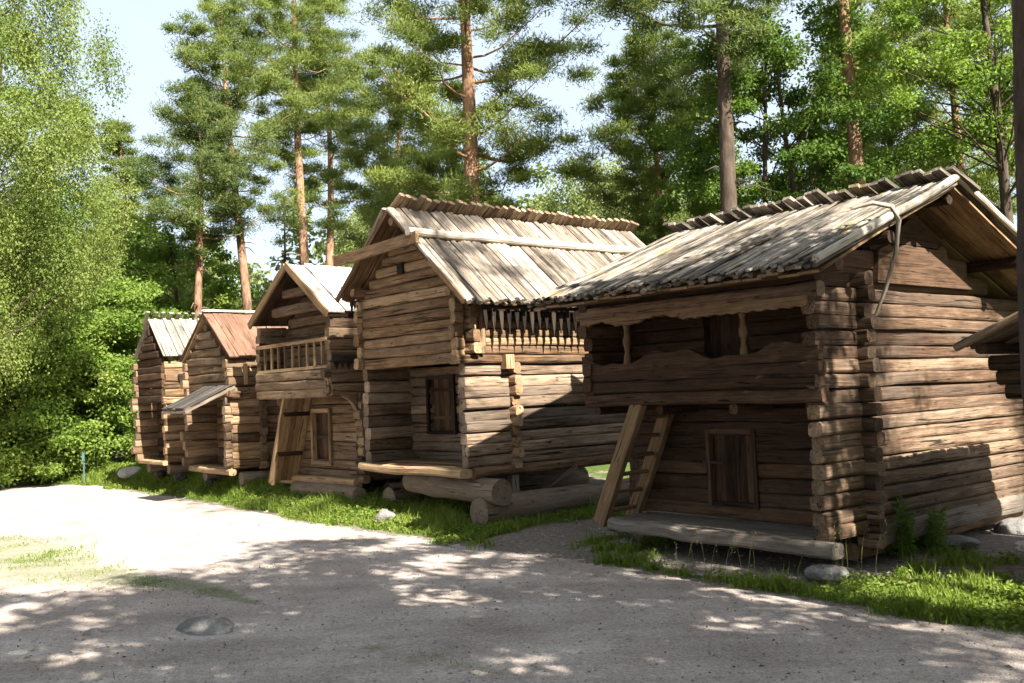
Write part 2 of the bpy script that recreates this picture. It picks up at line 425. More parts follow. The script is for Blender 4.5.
course_wall(w, 'x', .83, -3.85, -.03, .45, 3.35, 16, th=.085, e0=(.1, .2), e1=(0, 0),
            opens=[(-2.36, -1.57, .62, 1.6), (-2.35, -1.55, 2.1, 3.2)], exp=8, wob=.004)
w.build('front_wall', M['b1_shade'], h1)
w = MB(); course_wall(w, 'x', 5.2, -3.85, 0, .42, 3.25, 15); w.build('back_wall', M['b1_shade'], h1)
w = MB(); course_wall(w, 'y', -3.87, .8, 5.25, .42, 3.28, 15, e0=(0, .05)); course_wall(w, 'y', -3.87, -.05, .8, 2.0, 3.28, 7, e0=(.02, .1), e1=(0, 0))
course_wall(w, 'y', -3.87, -.2, 5.35, 3.28, 4.5, 6, trim=trim1)
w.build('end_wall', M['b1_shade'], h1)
w = MB()                                       # gallery parapet: three hewn logs and a wavy carved top log
course_wall(w, 'x', -.02, -3.92, -.02, 1.97, 2.46, 3, th=.075, e0=(.02, .1), e1=(.08, .2), exp=4, wob=.008)
xs = np.linspace(-4.0, .1, 46); top = 2.60 + .07 * np.sin((xs + 4.0) * 2 * np.pi / 2.05 + 2.6) + .03 * np.sin(xs * 9.1)
top = np.where(np.abs(xs + 3.12) < .2, 2.53, top); top = np.where(np.abs(xs + 1.05) < .17, 2.55, top)
w.slab_profile([(x, 2.44, z) for x, z in zip(xs, top)], .06, 'x', -.02, tone=.6)
w.build('gallery_parapet', M['b1_shade'], h1)
w = MB()
for i in range(4): w.plank((-3.85, .1 + i * .2, 1.98), (-.1, .1 + i * .2, 1.98), .097, .02)
for x in (-3.85, -2.6, -1.3, -.12): w.log((x, .03, 1.9), (x, .9, 1.9), .07, .06)
w.build('gallery_floor', M['b1_shade'], h1)
w = MB()
w.log((-4.05, -.05, 3.25), (.16, -.05, 3.24), .085, .085, e=4, tone=.75)
w.build('top_plate', M['b1_wood'], h1)
w = MB(); w.log((-3.95, .0, 3.43), (.1, .0, 3.43), .07, .1, e=5, tone=.3); w.plank((-3.95, .02, 3.58), (.05, .02, 3.58), .02, .11, up=(0, 0, 1), tone=.2); w.build('eave_log', M['b1_shade'], h1)
w = MB()                                       # scalloped lintel board over the gallery openings
xs = np.linspace(-3.95, .02, 60); lo = np.full(60, 3.05)
for i, x in enumerate(xs):
    for a, b in ((-2.85, -1.95), (-3.85, -3.25)):
        if a < x < b: lo[i] = 3.05 + .07 * math.sin((x - a) / (b - a) * math.pi)
w.slab_profile([(x, l + .012 * math.sin(x * 30), 3.17) for x, l in zip(xs, lo)], .03, 'x', -.1, tone=.9)
w.build('lintel_board', M['ladder_wood'], h1)
for x in (-3.13, -1.05):
    w = MB(); zz = np.linspace(2.5, 3.16, 12)
    rr = .045 + .014 * np.sin(np.linspace(0, 5 * np.pi, 12)); rr[[0, -1]] = .06
    w.tube(np.stack([np.full(12, x), np.full(12, -.0), zz], -1), rr, m=10, smooth=False, tone=.8); w.build('gallery_post', M['ladder_wood'], h1)
w = MB(); board_door(w, 'x', .84, -2.34, -1.59, .64, 1.58, 4)
d = w.build('door', M['b1_shade'], h1)
w = MB(); frame_bars(w, 'x', .77, -2.34, -1.59, .66, 1.56, w=.03); w.build('door_frame', M['b1_shade'], d)
w = MB(); w.plank((-2.5, .74, 1.18), (-2.1, .74, 1.17), .012, .016); w.tube([(-2.5, .75, 1.18), (-2.5, .66, 1.18), (-2.44, .64, 1.18)], .012, m=6); w.build('latch', M['iron'], d)
w = MB(); board_door(w, 'x', .86, -2.33, -1.57, 2.1, 3.18, 4); w.build('gallery_door', M['b1_shade'], h1)
w = MB()                                       # porch: hewn sill and deck
w.log((-3.5, -.1, .37), (-.06, -.13, .33), .13, .085, e=4, wob=.016, tone=.75, seg=.25)
for i in range(4): w.plank((-3.6, .06 + i * .2, .42), (-.42, .06 + i * .2, .41), .097, .025, tone=U(.3, .7))
w.build('porch_sill', M['b1_grey'], h1)
w = MB()
w.log((.02, .95, .36), (.03, 5.4, .36), .1, .13, e=4, tone=.7); w.build('side_sill', M['b1_grey'], h1)
w = MB(); w.log((-.25, .9, .16), (-.22, 5.3, .2), .12, .1, e=4, tone=.7); w.build('ground_beam', M['plank'], h1)
# roof
rf = MB()
slope_boards(rf, 'x', -4.08, .42, EV, RG, 84, .034, .015, rag=.06, lift=.10, e=3, m=8, seg=.22, wob=.007, lj=.014)
slope_boards(rf, 'x', -4.06, .40, (EV[0] + .03, EV[1]), RG, 60, .042, .022, rag=.05, lift=.055, e=2.6, m=8, seg=.6)
slope_boards(rf, 'x', -4.08, .42, BE, RG, 34, .072, .024, rag=.06, lift=.10, e=2.6, m=8, seg=.5)
roof1 = rf.build('roof', M['b1_roof'], h1)
rf = MB()                                      # sarking boards seen from below at the gable
slope_boards(rf, 'x', -4.04, .38, (EV[0] + .08, EV[1]), (RG[0], RG[1] - .01), 18, .127, .014, rag=.01, lift=.0, m=4)
slope_boards(rf, 'x', -4.04, .38, (BE[0] - .08, BE[1]), (RG[0], RG[1] - .01), 18, .127, .014, rag=.01, lift=.0, m=4)
rf.build('under_boards', M['plank'], roof1)
rf = MB()
bs = np.array((BE[0] - RG[0], BE[1] - RG[1])); bs /= np.linalg.norm(bs)
x = -4.2
while x < .4:
    wd = U(.045, .07); x += wd * 2 + U(.015, .05)
    L = U(.2, .29); ang = rng.normal(0, .03)
    A = np.array(RG) + bs * .35 + np.array((.02, .1)); B = np.array(RG) - bs * L + np.array((.04, .135 + U(-.02, .03)))
    rf.plank((x, A[0], A[1]), (x - .07 + ang, B[0], B[1]), wd, .022, up=(0, .37, .93), seg=.2, wob=.006)
rf.build('ridge_boards', M['b1_roof'], roof1)
rf = MB()
rf.log((.43, EV[0] - .05, EV[1] + .1), (.43, RG[0], RG[1] + .13), .036, .046, e=2.6, m=10, wob=.012, tone=.9)
rf.log((.43, RG[0] + .03, RG[1] + .12), (.43, BE[0] + .05, BE[1] + .1), .036, .046, e=2.2, m=10, wob=.012, tone=.9)
rf.build('verge_pole', M['pole'], roof1)
rf = MB()
p = np.array([(.1, .25, 4.12), (.3, .38, 4.16), (.46, .5, 4.1), (.5, .55, 3.95), (.42, .58, 3.6), (.24, .62, 3.2), (.08, .66, 2.92)])
rf.tube(p, np.array((.018, .026, .032, .03, .026, .024, .018)), m=8, smooth=True, wob=.006, tone=.7); rf.build('roof_hook', M['pole'], roof1)
for y, dz in ((RG[0], -.12), (.55, -.12), (3.95, -.12), (-.45, -.1)):
    rf = MB(); rf.log((-4.2, y, roofz1(y) + dz), (.36 + U(-.05, .04), y, roofz1(y) + dz), .075, .075, e=2.2); rf.build('purlin', M['b1_shade'], h1)
# the walls stand back under the roof: side group moved in, front members fitted to the shorter length
for ch in kids(h1):
    base = ch.name.split('.')[0]
    if base in ('roof', 'purlin', 'porch_sill'): continue
    for o in [ch] + kids(ch):
        me = o.data; n = len(me.vertices); co_ = np.empty(n * 3, np.float32); me.vertices.foreach_get('co', co_); co_ = co_.reshape(-1, 3)
        if base in ('side_wall', 'gable', 'corner_notch', 'side_sill', 'ground_beam'): co_[:, 0] -= .3
        else: co_[:, 0] = -3.9 + (co_[:, 0] + 3.9) * (3.6 / 3.9)
        me.vertices.foreach_set('co', co_.ravel()); me.update()
# ladder beside it
lad = empty('ladder', O1, YAW); tag(lad, 'thick wooden ladder leaning under the gallery of the nearest storehouse', 'ladder')
for y in (-.04, .6):
    w = MB(); w.plank((-3.78, y - .02, .36), (-2.98, y, 2.0), .045 if y > 0 else .05, .1, seg=.3, up=(1, 0, .4), wob=.006, tone=.85); w.build('rail', M['ladder_wood'], lad)
for k in range(6):
    f = .1 + k * .155; w = MB(); w.log((-3.78 + .8 * f, -.03, .36 + 1.64 * f), (-3.78 + .8 * f, .6, .37 + 1.64 * f), .05, .028, e=3, m=8, tone=.6); w.build('rung', M['ladder_wood'], lad)

# ================================================================== second storehouse: tall, gable to the road
O2 = (-.82, 16.0, 0.0)
h2 = house('tall tan storehouse with stub ridge billets and a dark toothed fringe under its eave', GH, O2)
W2 = 2.9; HC = -1.45; RZ = 5.36; EZR, EZL = 3.60, 3.98; D2 = 5.4
KR = (HC, RZ); ER = (.55, EZR); EL = (-W2 - .32, EZL)
def trim2(z):
    k = (RZ - .1 - z); return HC - k * (HC - EL[0]) / (RZ - EZL), HC + k * (ER[0] - HC) / (RZ - EZR)
w = MB()
course_wall(w, 'x', 0, -W2, -.02, 2.72, 4.0, 7, th=.085, e0=(.08, .16), e1=(.02, .06), trim=trim2)
course_wall(w, 'x', 0, -W2 - .1, .1, 4.0, 5.35, 8, th=.075, e0=(0, .02), e1=(0, .02), trim=trim2, exp=4)
w.build('upper_front', M['b2_wood'], h2)
w = MB(); w.plank((-1.62, -.095, 4.42), (-1.45, -.095, 4.42), .02, .085, up=(0, 0, 1)); w.build('vent_shade_plate', M['b2_dark'], h2)  # dark plate on the wall, the hole's shade is its colour
w = MB()
course_wall(w, 'y', .0, .0, D2, 1.03, 2.68, 9, th=.085, e0=(.0, .05), e1=(.1, .2))
w.build('side_wall', M['b2_shade'], h2)
w = MB(); course_wall(w, 'y', .02, .2, D2, 2.84, 3.7, 6, th=.085, e0=(.0, .02), e1=(.1, .2)); w.build('upper_side', M['b2_wood'], h2)
w = MB(); w.log((.03, -.2, 2.76), (.03, D2 + .2, 2.76), .12, .075, e=4, tone=.1)
w.plank((.17, .82, 2.6), (.17, .82, 2.84), .09, .07, tone=.9, up=(1, 0, 0)); w.build('ledge_log', M['b2_wood'], h2)
for args in (('x', -.05, .2, .98, .95, 2.7, 10, .08), ('x', -.05, .22, .14, 2.85, 3.65, 4, .085), ('y', .0, -.16, 0, 2.72, 3.75, 5, .08), ('y', .0, -.16, -W2, 2.72, 4.0, 6, .08), ('x', -.05, .22, D2 - .1, 1, 3.6, 13, .09)):
    w = MB(); log_ends(w, *args); w.build('corner_notch', M['b2_wood'], h2)
w = MB(); w.tube([(.16, .3, 3.55), (.17, .3, 3.2), (.17, .29, 2.98), (.16, .29, 2.86)], np.array((.05, .06, .065, .05)), m=8, tone=.55); w.build('corner_post', M['b2_wood'], h2)
w = MB(); course_wall(w, 'x', .98, -W2, 0, 1.03, 2.72, 10, th=.08, e0=(0, .05), e1=(0, 0), opens=[(-2.2, -1.45, 1.55, 2.55)]); w.build('front_wall', M['b2_shade'], h2)
w = MB(); course_wall(w, 'y', -W2, 0, D2, 1.03, 2.72, 8, e0=(0, .04)); course_wall(w, 'y', -W2, 0, D2, 2.72, 4.0, 6, e0=(0, .1)); w.build('far_wall', M['b2_shade'], h2)
w = MB(); course_wall(w, 'x', D2 - .1, -W2, 0, 1.03, 4, 14); course_wall(w, 'x', D2 - .1, -W2 - .1, .1, 4, 5.35, 7, trim=trim2); w.build('back_wall', M['b2_wood'], h2)
w = MB(); board_door(w, 'x', 1.02, -2.2, -1.45, 1.55, 2.52, 5); dd = w.build('hatch_door', M['b1_shade'], h2)
w = MB(); frame_bars(w, 'x', .9, -2.2, -1.45, 1.57, 2.5, w=.03); w.build('door_frame', M['b2_dark'], dd)
for z in (1.8, 2.3):
    w = MB(); w.plank((-2.2, .99, z), (-1.45, .99, z), .02, .03); w.build('batten', M['b1_shade'], dd)
w = MB(); w.log((-W2 - .12, -.05, .96), (.12, -.07, .95), .12, .075, e=3.4, tone=.95, wob=.012)
for i in range(5): w.plank((-W2, .05 + i * .2, 1.02), (0, .05 + i * .2, 1.02), .097, .02)
w.build('porch_sill', M['plank'], h2)
w = MB(); w.log((.02, .1, .94), (.02, D2, .94), .13, .09, e=3, tone=.3)
for x in (-1, -2, -2.8): w.log((x, .3, .9), (x, D2, .9), .1, .09)
w.build('floor_beam', M['b2_wood'], h2)
w = MB()
w.plank((.40, .1, 3.62), (.40, D2 + .2, 3.62), .02, .08, up=(0, 0, 1)); teeth(w, 'y', .40, .12, 4.2, 3.56, 25, .42, .042)
w.build('toothed_fringe', M['b2_dark'], h2)
w = MB(); teeth(w, 'x', -.12, -W2 - .3, -W2 + .02, 4.0, 3, .2, .04); w.build('verge_teeth', M['b2_dark'], h2)
rf = MB(); slope_boards(rf, 'y', -.34, D2 + .3, ER, KR, 54, .060, .036, rag=.07, lift=.08, e=2.1, m=8, skew=-.12, wob=.008, lj=.014)
slope_boards(rf, 'y', -.34, D2 + .3, EL, KR, 40, .08, .03, rag=.07, lift=.08, e=2.2, m=8, skew=-.1)
roof2 = rf.build('roof', M['b2_roof'], h2)
rf = MB(); slope_boards(rf, 'y', -.3, D2 + .25, (ER[0] - .05, ER[1] + .03), KR, 22, .135, .014, rag=.01, m=4); slope_boards(rf, 'y', -.3, D2 + .25, (EL[0] + .05, EL[1] + .03), KR, 22, .135, .014, rag=.01, m=4)
rf.build('under_boards', M['plank'], roof2)
rf = MB(); y = -.42; sl = np.array((EL[0] - HC, EZL - RZ)); sl /= np.linalg.norm(sl)
while y < D2 + .15:
    wd = U(.062, .082); y += wd * 2 + .012
    A = np.array(KR) + sl * .25 + np.array((.02, .13)); B = np.array(KR) - sl * U(.2, .27) + np.array((.02, .13))
    rf.log((A[0], y, A[1]), (B[0], y + .06, B[1]), wd, .045, e=2.0, m=10, up=(-.6, 0, .8), seg=.2, tone=U(.2, 1))
rf.build('ridge_billets', M['b2_ridge'], roof2)
mid = lambda f: (HC + (ER[0] - HC) * f, RZ + (EZR - RZ) * f)
f1 = mid(.35)
rf = MB(); rf.log((f1[0] + .06, -.5, f1[1] + .17), (f1[0] + .06, D2 + .35, f1[1] + .17), .07, .075, e=2.0, m=12, wob=.008, tone=.85); rf.build('weight_pole', M['pole'], roof2)
rf = MB(); rf.plank((f1[0] + .22, -.42, f1[1] + .06), (-W2 - .28, -.42, f1[1] - .02), .03, .095, up=(0, 0, 1), tone=.55); rf.build('cross_beam', M['b2_wood'], roof2)
rf = MB()
rf.plank((ER[0] + .04, -.36, ER[1] + .04), (HC, -.36, RZ + .05), .025, .045, up=(0, 0, 1), tone=.2); rf.plank((EL[0] - .04, -.36, EL[1] + .04), (HC - .02, -.362, RZ + .03), .025, .045, up=(0, 0, 1), tone=.3)
rf.build('verge_board', M['b2_wood'], roof2)
for c, dz in ((HC, RZ - .16), (mid(.78)[0], mid(.78)[1] - .14), (-W2 + .1, 4.12)):
    rf = MB(); rf.log((c, -.32, dz), (c, D2 + .2, dz), .07, .07, e=2.2); rf.build('purlin', M['b2_wood'], h2)

# ================================================================== third storehouse: balustraded balcony, pale roof
O3 = (-3.52, 19.07, 0.0)
h3 = house('storehouse with a balustraded balcony and a pale board roof', GH, O3)
W3 = 2.95; HC3 = -1.42; RZ3 = 4.92; EZ3 = 3.84; D3 = 4.6
K3 = (HC3, RZ3); ER3 = (.2, EZ3); EL3 = (-3.12, EZ3)
def trim3(z):
    k = (RZ3 - .06 - z) / (RZ3 - EZ3); return HC3 - k * 1.62, HC3 + k * 1.62
w = MB(); course_wall(w, 'y', 0, .61, D3, .62, 2.3, 9, th=.08, e0=(0, .03)); w.build('side_wall', M['b3_wood'], h3)
w = MB(); course_wall(w, 'y', .02, 0, D3, 2.3, 3.8, 7, th=.085, e0=(0, .06)); w.build('upper_side', M['b3_wood'], h3)
for args in (('x', -.05, .18, .64, .55, 2.35, 10, .08), ('y', .0, -.12, 0, 2.3, 2.8, 3)):
    w = MB(); log_ends(w, *args); w.build('corner_notch', M['b3_wood'], h3)
w = MB()                                       # curved bracket under the gallery end
a = np.linspace(0, math.pi / 2, 9); w.slab_profile([(.06 + .5 * math.sin(t), 2.3 - .42 * (1 - math.cos(t)), 2.34) for t in a], .06, 'y', .0); w.build('bracket', M['b3_wood'], h3)
w = MB(); course_wall(w, 'x', .63, -W3, 0, .62, 2.3, 9, th=.08, e0=(0, .05), e1=(0, 0), opens=[(-1.7, -.96, .92, 2.0)])
course_wall(w, 'x', .63, -W3, 0, 2.3, 4.8, 12, th=.08, e0=(0, 0), e1=(0, 0), trim=trim3, opens=[(-.6, -.1, 2.8, 3.6)]); w.build('front_wall', M['b3_wood'], h3)
w = MB(); course_wall(w, 'x', D3 - .1, -W3, 0, .62, 4.8, 20, trim=lambda z: trim3(z) if z > EZ3 else (-9, 9)); w.build('back_wall', M['b3_wood'], h3)
w = MB(); course_wall(w, 'y', -W3, .61, D3, .62, 3.8, 17); course_wall(w, 'y', -W3, 0, .61, 2.3, 3.8, 8, e0=(0, .05), e1=(0, 0)); w.build('far_wall', M['b3_wood'], h3)
w = MB(); board_door(w, 'x', .68, -.6, -.1, 2.8, 3.58, 3); w.build('gallery_door', M['b2_dark'], h3)
w = MB(); board_door(w, 'x', .68, -1.68, -.98, .94, 1.97, 4); dd = w.build('door', M['b1_shade'], h3)
w = MB(); frame_bars(w, 'x', .55, -1.66, -1.0, .96, 1.95, w=.04); w.build('door_frame', M['plank'], dd)
w = MB(); w.plank((-1.6, .6, 1.45), (-1.1, .6, 1.45), .02, .025); w.build('latch', M['iron'], dd)
w = MB(); course_wall(w, 'x', -.02, -W3, -.02, 2.26, 2.8, 3, th=.07, e0=(.02, .06), e1=(.02, .08), exp=4); w.build('gallery_parapet', M['b3_wood'], h3)
bl = MB(); bl.plank((-W3 - .02, -.02, 3.36), (.02, -.02, 3.38), .05, .035); bl.plank((-W3, -.02, 2.84), (.0, -.02, 2.85), .04, .03)
rail = bl.build('balustrade', M['plank'], h3)
for i in range(9):
    x = -W3 + .3 + i * (W3 - .5) / 8
    bl = MB(); bl.plank((x, -.02, 2.86), (x, -.02, 3.35), .03, .02, up=(0, 1, 0)); bl.build('baluster', M['plank'], rail)
w = MB()
for i in range(3): w.plank((-W3, .1 + i * .2, 2.28), (0, .1 + i * .2, 2.28), .097, .02)
w.build('gallery_floor', M['b3_wood'], h3)
w = MB(); w.log((-2.4, .1, 4.08), (-.4, .1, 4.08), .07, .1, e=4, tone=.3); w.log((-1.9, .1, 4.42), (-.95, .1, 4.42), .07, .09, e=4, tone=.3); w.build('tie_beam', M['b3_wood'], h3)
w = MB(); w.log((-W3 - .05, .5, .55), (.1, .5, .55), .1, .1, e=4, tone=.9); w.build('sill_log', M['plank'], h3)
w = MB(); w.plank((.12, .0, 3.0), (.12, 3.0, 3.0), .02, .06, up=(0, 0, 1)); teeth(w, 'y', .12, .02, 3, 2.97, 22, .2, .05); w.build('toothed_fringe', M['b2_dark'], h3)
rf = MB(); slope_boards(rf, 'y', -.12, D3 + .2, ER3, K3, 26, .09, .018, rag=.012, lift=.06, m=4); slope_boards(rf, 'y', -.12, D3 + .2, EL3, K3, 26, .09, .018, rag=.012, lift=.06, m=4)
roof3 = rf.build('roof', M['b3_roof'], h3)
rf = MB(); slope_boards(rf, 'y', -.1, D3 + .15, (ER3[0] - .04, ER3[1] + .02), K3, 18, .138, .013, rag=.01, m=4); slope_boards(rf, 'y', -.1, D3 + .15, (EL3[0] + .04, EL3[1] + .02), K3, 18, .138, .013, rag=.01, m=4); rf.build('under_boards', M['b1_shade'], roof3)  # dark boards added, the gable's inner shade is in their colour
rf = MB()
rf.plank((ER3[0] + .02, -.14, EZ3 - .0), (HC3 + .02, -.14, RZ3 + .04), .025, .07, up=(0, 0, 1), tone=.5); rf.plank((EL3[0] - .02, -.14, EZ3 - .0), (HC3, -.138, RZ3 + .02), .025, .07, up=(0, 0, 1), tone=.5)
rf.build('verge_board', M['plank'], roof3)
gable_back(h3, .68, HC3, RZ3, EZ3, 1.6, 'b3_wood'); gable_back(h2, .05, HC, RZ, EZR + .25, 1.75, 'b2_wood'); 
bld = empty('boarded_ladder', O3, YAW); tag(bld, 'steep ladder closed with planks leaning against the balustraded storehouse', 'ladder')
for y in (0.0, .6):
    w = MB(); w.plank((-2.56, y, .5), (-1.80, y, 2.26), .04, .08, up=(1, 0, .4), tone=.9); w.build('rail', M['plank'], bld)
w = MB()
for i in range(7): w.plank((-2.47, -.03 + i * .125, .55), (-1.69, -.03 + i * .118, 2.28), .06, .014, up=(1, 0, .43))
w.build('plank_panel', M['plank'], bld)
for f in (.33, .82): 
    w = MB(); w.plank((-2.425 + .76 * f, -.06, .56 + 1.68 * f), (-2.425 + .76 * f, .62, .56 + 1.68 * f), .045, .012, up=(1, 0, .43), tone=.1); w.build('batten', M['b1_shade'], bld)

# ================================================================== fourth storehouse: rust stained roof and lean-to canopy
O4 = (-6.32, 22.25, .0)
h4 = house('small storehouse with a rust stained roof and a lean-to canopy over its front', GH, O4)
W4 = 2.25; HC4 = -1.15; RZ4 = 4.28; EZ4 = 3.2; D4 = 4.2
K4 = (HC4, RZ4); ER4 = (.22, EZ4); EL4 = (-2.5, EZ4)
def trim4(z):
    k = (RZ4 - .06 - z) / (RZ4 - EZ4); return HC4 - k * 1.36, HC4 + k * 1.36
w = MB(); course_wall(w, 'y', 0, 0, D4, .75, 2.3, 8, th=.08, e0=(0, .06)); w.build('side_wall', M['b2_wood'], h4)
w = MB(); course_wall(w, 'y', .03, -.1, D4, 2.36, 3.2, 4, th=.09, e0=(0, .06)); w.build('upper_side', M['b3_wood'], h4)
for args in (('x', -.05, .17, .7, .7, 3.2, 13, .08), ('y', 0, -.14, 0, .8, 2.35, 8, .075)):
    w = MB(); log_ends(w, *args); w.build('corner_notch', M['b3_wood'], h4)
w = MB(); course_wall(w, 'x', .7, -W4, 0, .75, 2.5, 9, e0=(0, .03), e1=(0, 0)); course_wall(w, 'x', .0, -W4, 0, 2.5, 4.3, 9, e0=(0, .03), e1=(0, 0), trim=trim4); w.build('front_wall', M['b3_wood'], h4)
w = MB(); course_wall(w, 'y', -W4, 0, D4, .75, 3.2, 12); course_wall(w, 'x', D4, -W4, 0, .75, 4.3, 18, trim=lambda z: trim4(z) if z > EZ4 else (-9, 9)); w.build('back_wall', M['b3_wood'], h4)
w = MB(); w.log((-W4, -.02, .7), (.1, -.05, .68), .09, .07, tone=.8)
for i in range(4): w.plank((-W4, .06 + i * .18, .76), (0, .06 + i * .18, .76), .087, .02)
w.build('porch_sill', M['plank'], h4)
w = MB(); w.plank((.16, -.12, 2.42), (.16, .2, 2.4), .05, .07); w.plank((.13, .3, 3.1), (.13, .3, 2.62), .04, .04, up=(1, 0, 0), tone=.9); w.build('post_bracket', M['plank'], h4)
cn = MB(); slope_boards(cn, 'x', -1.25, .12, (-1.1, 2.1), (.0, 2.62), 8, .092, .016, rag=.03, lift=.03, m=4); canopy = cn.build('canopy', M['canopy_board'], h4)
cn = MB(); cn.plank((.1, -1.1, 2.06), (.1, .05, 2.57), .03, .035, up=(0, 0, 1)); cn.plank((-1.2, -1.05, 2.08), (-1.2, .05, 2.57), .03, .035, up=(0, 0, 1)); cn.plank((-1.24, -1.06, 2.06), (.12, -1.06, 2.06), .03, .03); cn.build('canopy_frame', M['pole'], canopy)
rf = MB(); slope_boards(rf, 'y', -.14, D4 + .2, ER4, K4, 20, .112, .014, rag=.01, lift=.06, m=4, tones=(.3, .65)); slope_boards(rf, 'y', -.14, D4 + .2, EL4, K4, 20, .112, .014, rag=.01, lift=.06, m=4)
roof4 = rf.build('roof', M['b4_roof'], h4)
rf = MB(); rf.plank((HC4 + .05, -.16, RZ4 + .1), (HC4 + .05, D4 + .2, RZ4 + .1), .07, .02, tone=1); rf.build('ridge_cap', M['b3_roof'], roof4)
rf = MB(); slope_boards(rf, 'y', -.12, D4 + .15, (ER4[0] - .04, ER4[1] + .03), K4, 16, .138, .013, rag=.01, m=4); slope_boards(rf, 'y', -.12, D4 + .15, (EL4[0] + .04, EL4[1] + .03), K4, 16, .138, .013, rag=.01, m=4); rf.build('under_boards', M['plank'], roof4)
for c, z in ((-2.0, 3.45), (-1.6, 3.8), (-1.15, 4.2), (-.3, 3.45)):
    rf = MB(); rf.log((c, -.11, z), (c, D4, z), .06, .06, e=2.2); rf.build('purlin', M['b3_wood'], h4)

# ================================================================== farthest storehouse
O5 = (-8.77, 25.04, 0.0)
h5 = house('farthest narrow storehouse with a striped board roof crowned by ridge sticks', GH, O5)
W5 = 1.72; HC5 = -.86; RZ5 = 4.42; EZ5 = 3.42; D5 = 3.6
K5 = (HC5, RZ5); ER5 = (.2, EZ5); EL5 = (-1.92, EZ5)
def trim5(z):
    k = (RZ5 - .06 - z) / (RZ5 - EZ5); return HC5 - k * 1.04, HC5 + k * 1.04
w = MB(); course_wall(w, 'y', 0, 0, D5, .8, 3.35, 14, th=.08, e0=(0, .06)); w.build('side_wall', M['b2_wood'], h5)
for args in (('x', -.05, .16, .6, 1.6, 3.3, 9, .05), ('x', -.05, .16, 1.9, .8, 2.4, 8, .05)):
    w = MB(); log_ends(w, *args); w.build('corner_notch', M['b3_wood'], h5)
w = MB(); course_wall(w, 'x', .0, -W5, 0, 2.3, 4.4, 11, e0=(.05, .1), e1=(.02, .08), trim=lambda z: trim5(z) if z > EZ5 else (-9, 9)); course_wall(w, 'x', .5, -W5, 0, .8, 2.3, 8, e0=(0, .0), e1=(0, 0)); w.build('front_wall', M['b1_shade'], h5)
w = MB(); course_wall(w, 'y', -W5, 0, D5, .8, 3.35, 14); course_wall(w, 'x', D5, -W5, 0, .8, 4.4, 20, trim=lambda z: trim5(z) if z > EZ5 else (-9, 9)); w.build('back_wall', M['b3_wood'], h5)
w = MB(); w.log((-W5, -.02, .78), (.08, -.03, .78), .09, .06, tone=.9); w.plank((-W5, .25, .83), (0, .25, .83), .22, .02); w.build('porch_sill', M['plank'], h5)
w = MB(); w.plank((.13, .3, 2.95), (.13, 3, 2.95), .015, .05, up=(0, 0, 1)); teeth(w, 'y', .13, .3, 3, 2.92, 20, .13, .05); w.build('toothed_fringe', M['b2_dark'], h5)
rf = MB(); slope_boards(rf, 'y', -.1, D5 + .2, ER5, K5, 18, .105, .014, rag=.02, lift=.05, m=4, tones=(.0, .5)); slope_boards(rf, 'y', -.1, D5 + .2, EL5, K5, 18, .105, .014, rag=.02, lift=.05, m=4)
slope_boards(rf, 'y', -.02, D5 + .25, (ER5[0] + .03, ER5[1] - .02), K5, 17, .035, .02, rag=.03, lift=.085, m=4, tones=(.7, 1))
roof5 = rf.build('roof', M['b5_roof'], h5)
rf = MB(); sl = np.array((EL5[0] - HC5, EZ5 - RZ5)); sl /= np.linalg.norm(sl)
for i in range(20):
    y = -.1 + i * .2; A = np.array(K5) + sl * .2 + np.array((0, .1)); B = np.array(K5) - sl * .16 + np.array((0, .1))
    rf.log((A[0], y, A[1]), (B[0], y, B[1]), .05, .03, m=8, seg=.15, up=(-.6, 0, .8))
rf.build('ridge_sticks', M['b5_roof'], roof5)
for c, z in ((-1.72, 3.2), (-1.4, 3.72), (-.86, 4.25)):
    rf = MB(); rf.log((c, -.09, z), (c, D5, z), .055, .055, e=2.2); rf.build('purlin', M['b3_wood'], h5)

gable_back(h4, .04, HC4, RZ4, EZ4, 1.34, 'b3_wood'); gable_back(h5, .04, HC5, RZ5, EZ5, 1.02, 'b1_shade')
# ================================================================== storehouse at the right edge: only the eave tip and log ends are in the picture
h0 = house('mostly hidden storehouse at the right edge showing only its rough roof tip', GH, O1)
X0 = 2.0; HC0 = 3.3; RZ0 = 3.3; E0 = (1.2, 2.47); E0r = (5.4, 2.47); Y0, Y1 = .62, 3.55
def trim0(z):
    k = (RZ0 - .05 - z) / (RZ0 - 2.47); return HC0 - k * 2.05, HC0 + k * 2.05
w = MB(); course_wall(w, 'y', X0, Y0, Y1, .4, 2.5, 10, e0=(.12, .3), e1=(.05, .1)); w.build('side_wall', M['b1_wood'], h0)
w = MB(); course_wall(w, 'x', Y0 + .02, X0, 4.9, .4, 3.25, 14, e0=(.02, .1), trim=lambda z: trim0(z) if z > 2.5 else (-9, 9)); w.build('front_wall', M['b1_shade'], h0)
w = MB(); course_wall(w, 'x', Y1 - .02, X0, 4.9, .4, 3.25, 14, e0=(.1, .2), trim=lambda z: trim0(z) if z > 2.5 else (-9, 9)); course_wall(w, 'y', 4.9, Y0, Y1, .4, 2.5, 10); w.build('back_wall', M['b1_shade'], h0)
w = MB()
for i, z in enumerate((2.02, 2.17, 2.32)): w.log((1.52 - .07 * i, Y0 + .02, z), (2.1, Y0 + .02, z), .09, .08, e=2.6, m=10)
w.build('corner_notch', M['b1_shade'], h0)
rf = MB(); slope_boards(rf, 'x' if False else 'y', .36, Y1 + .25, E0, (HC0, RZ0), 34, .062, .022, rag=.03, lift=.06, e=2.4); slope_boards(rf, 'y', .36, Y1 + .25, E0r, (HC0, RZ0), 20, .08, .022, rag=.06, lift=.06, e=2.4)
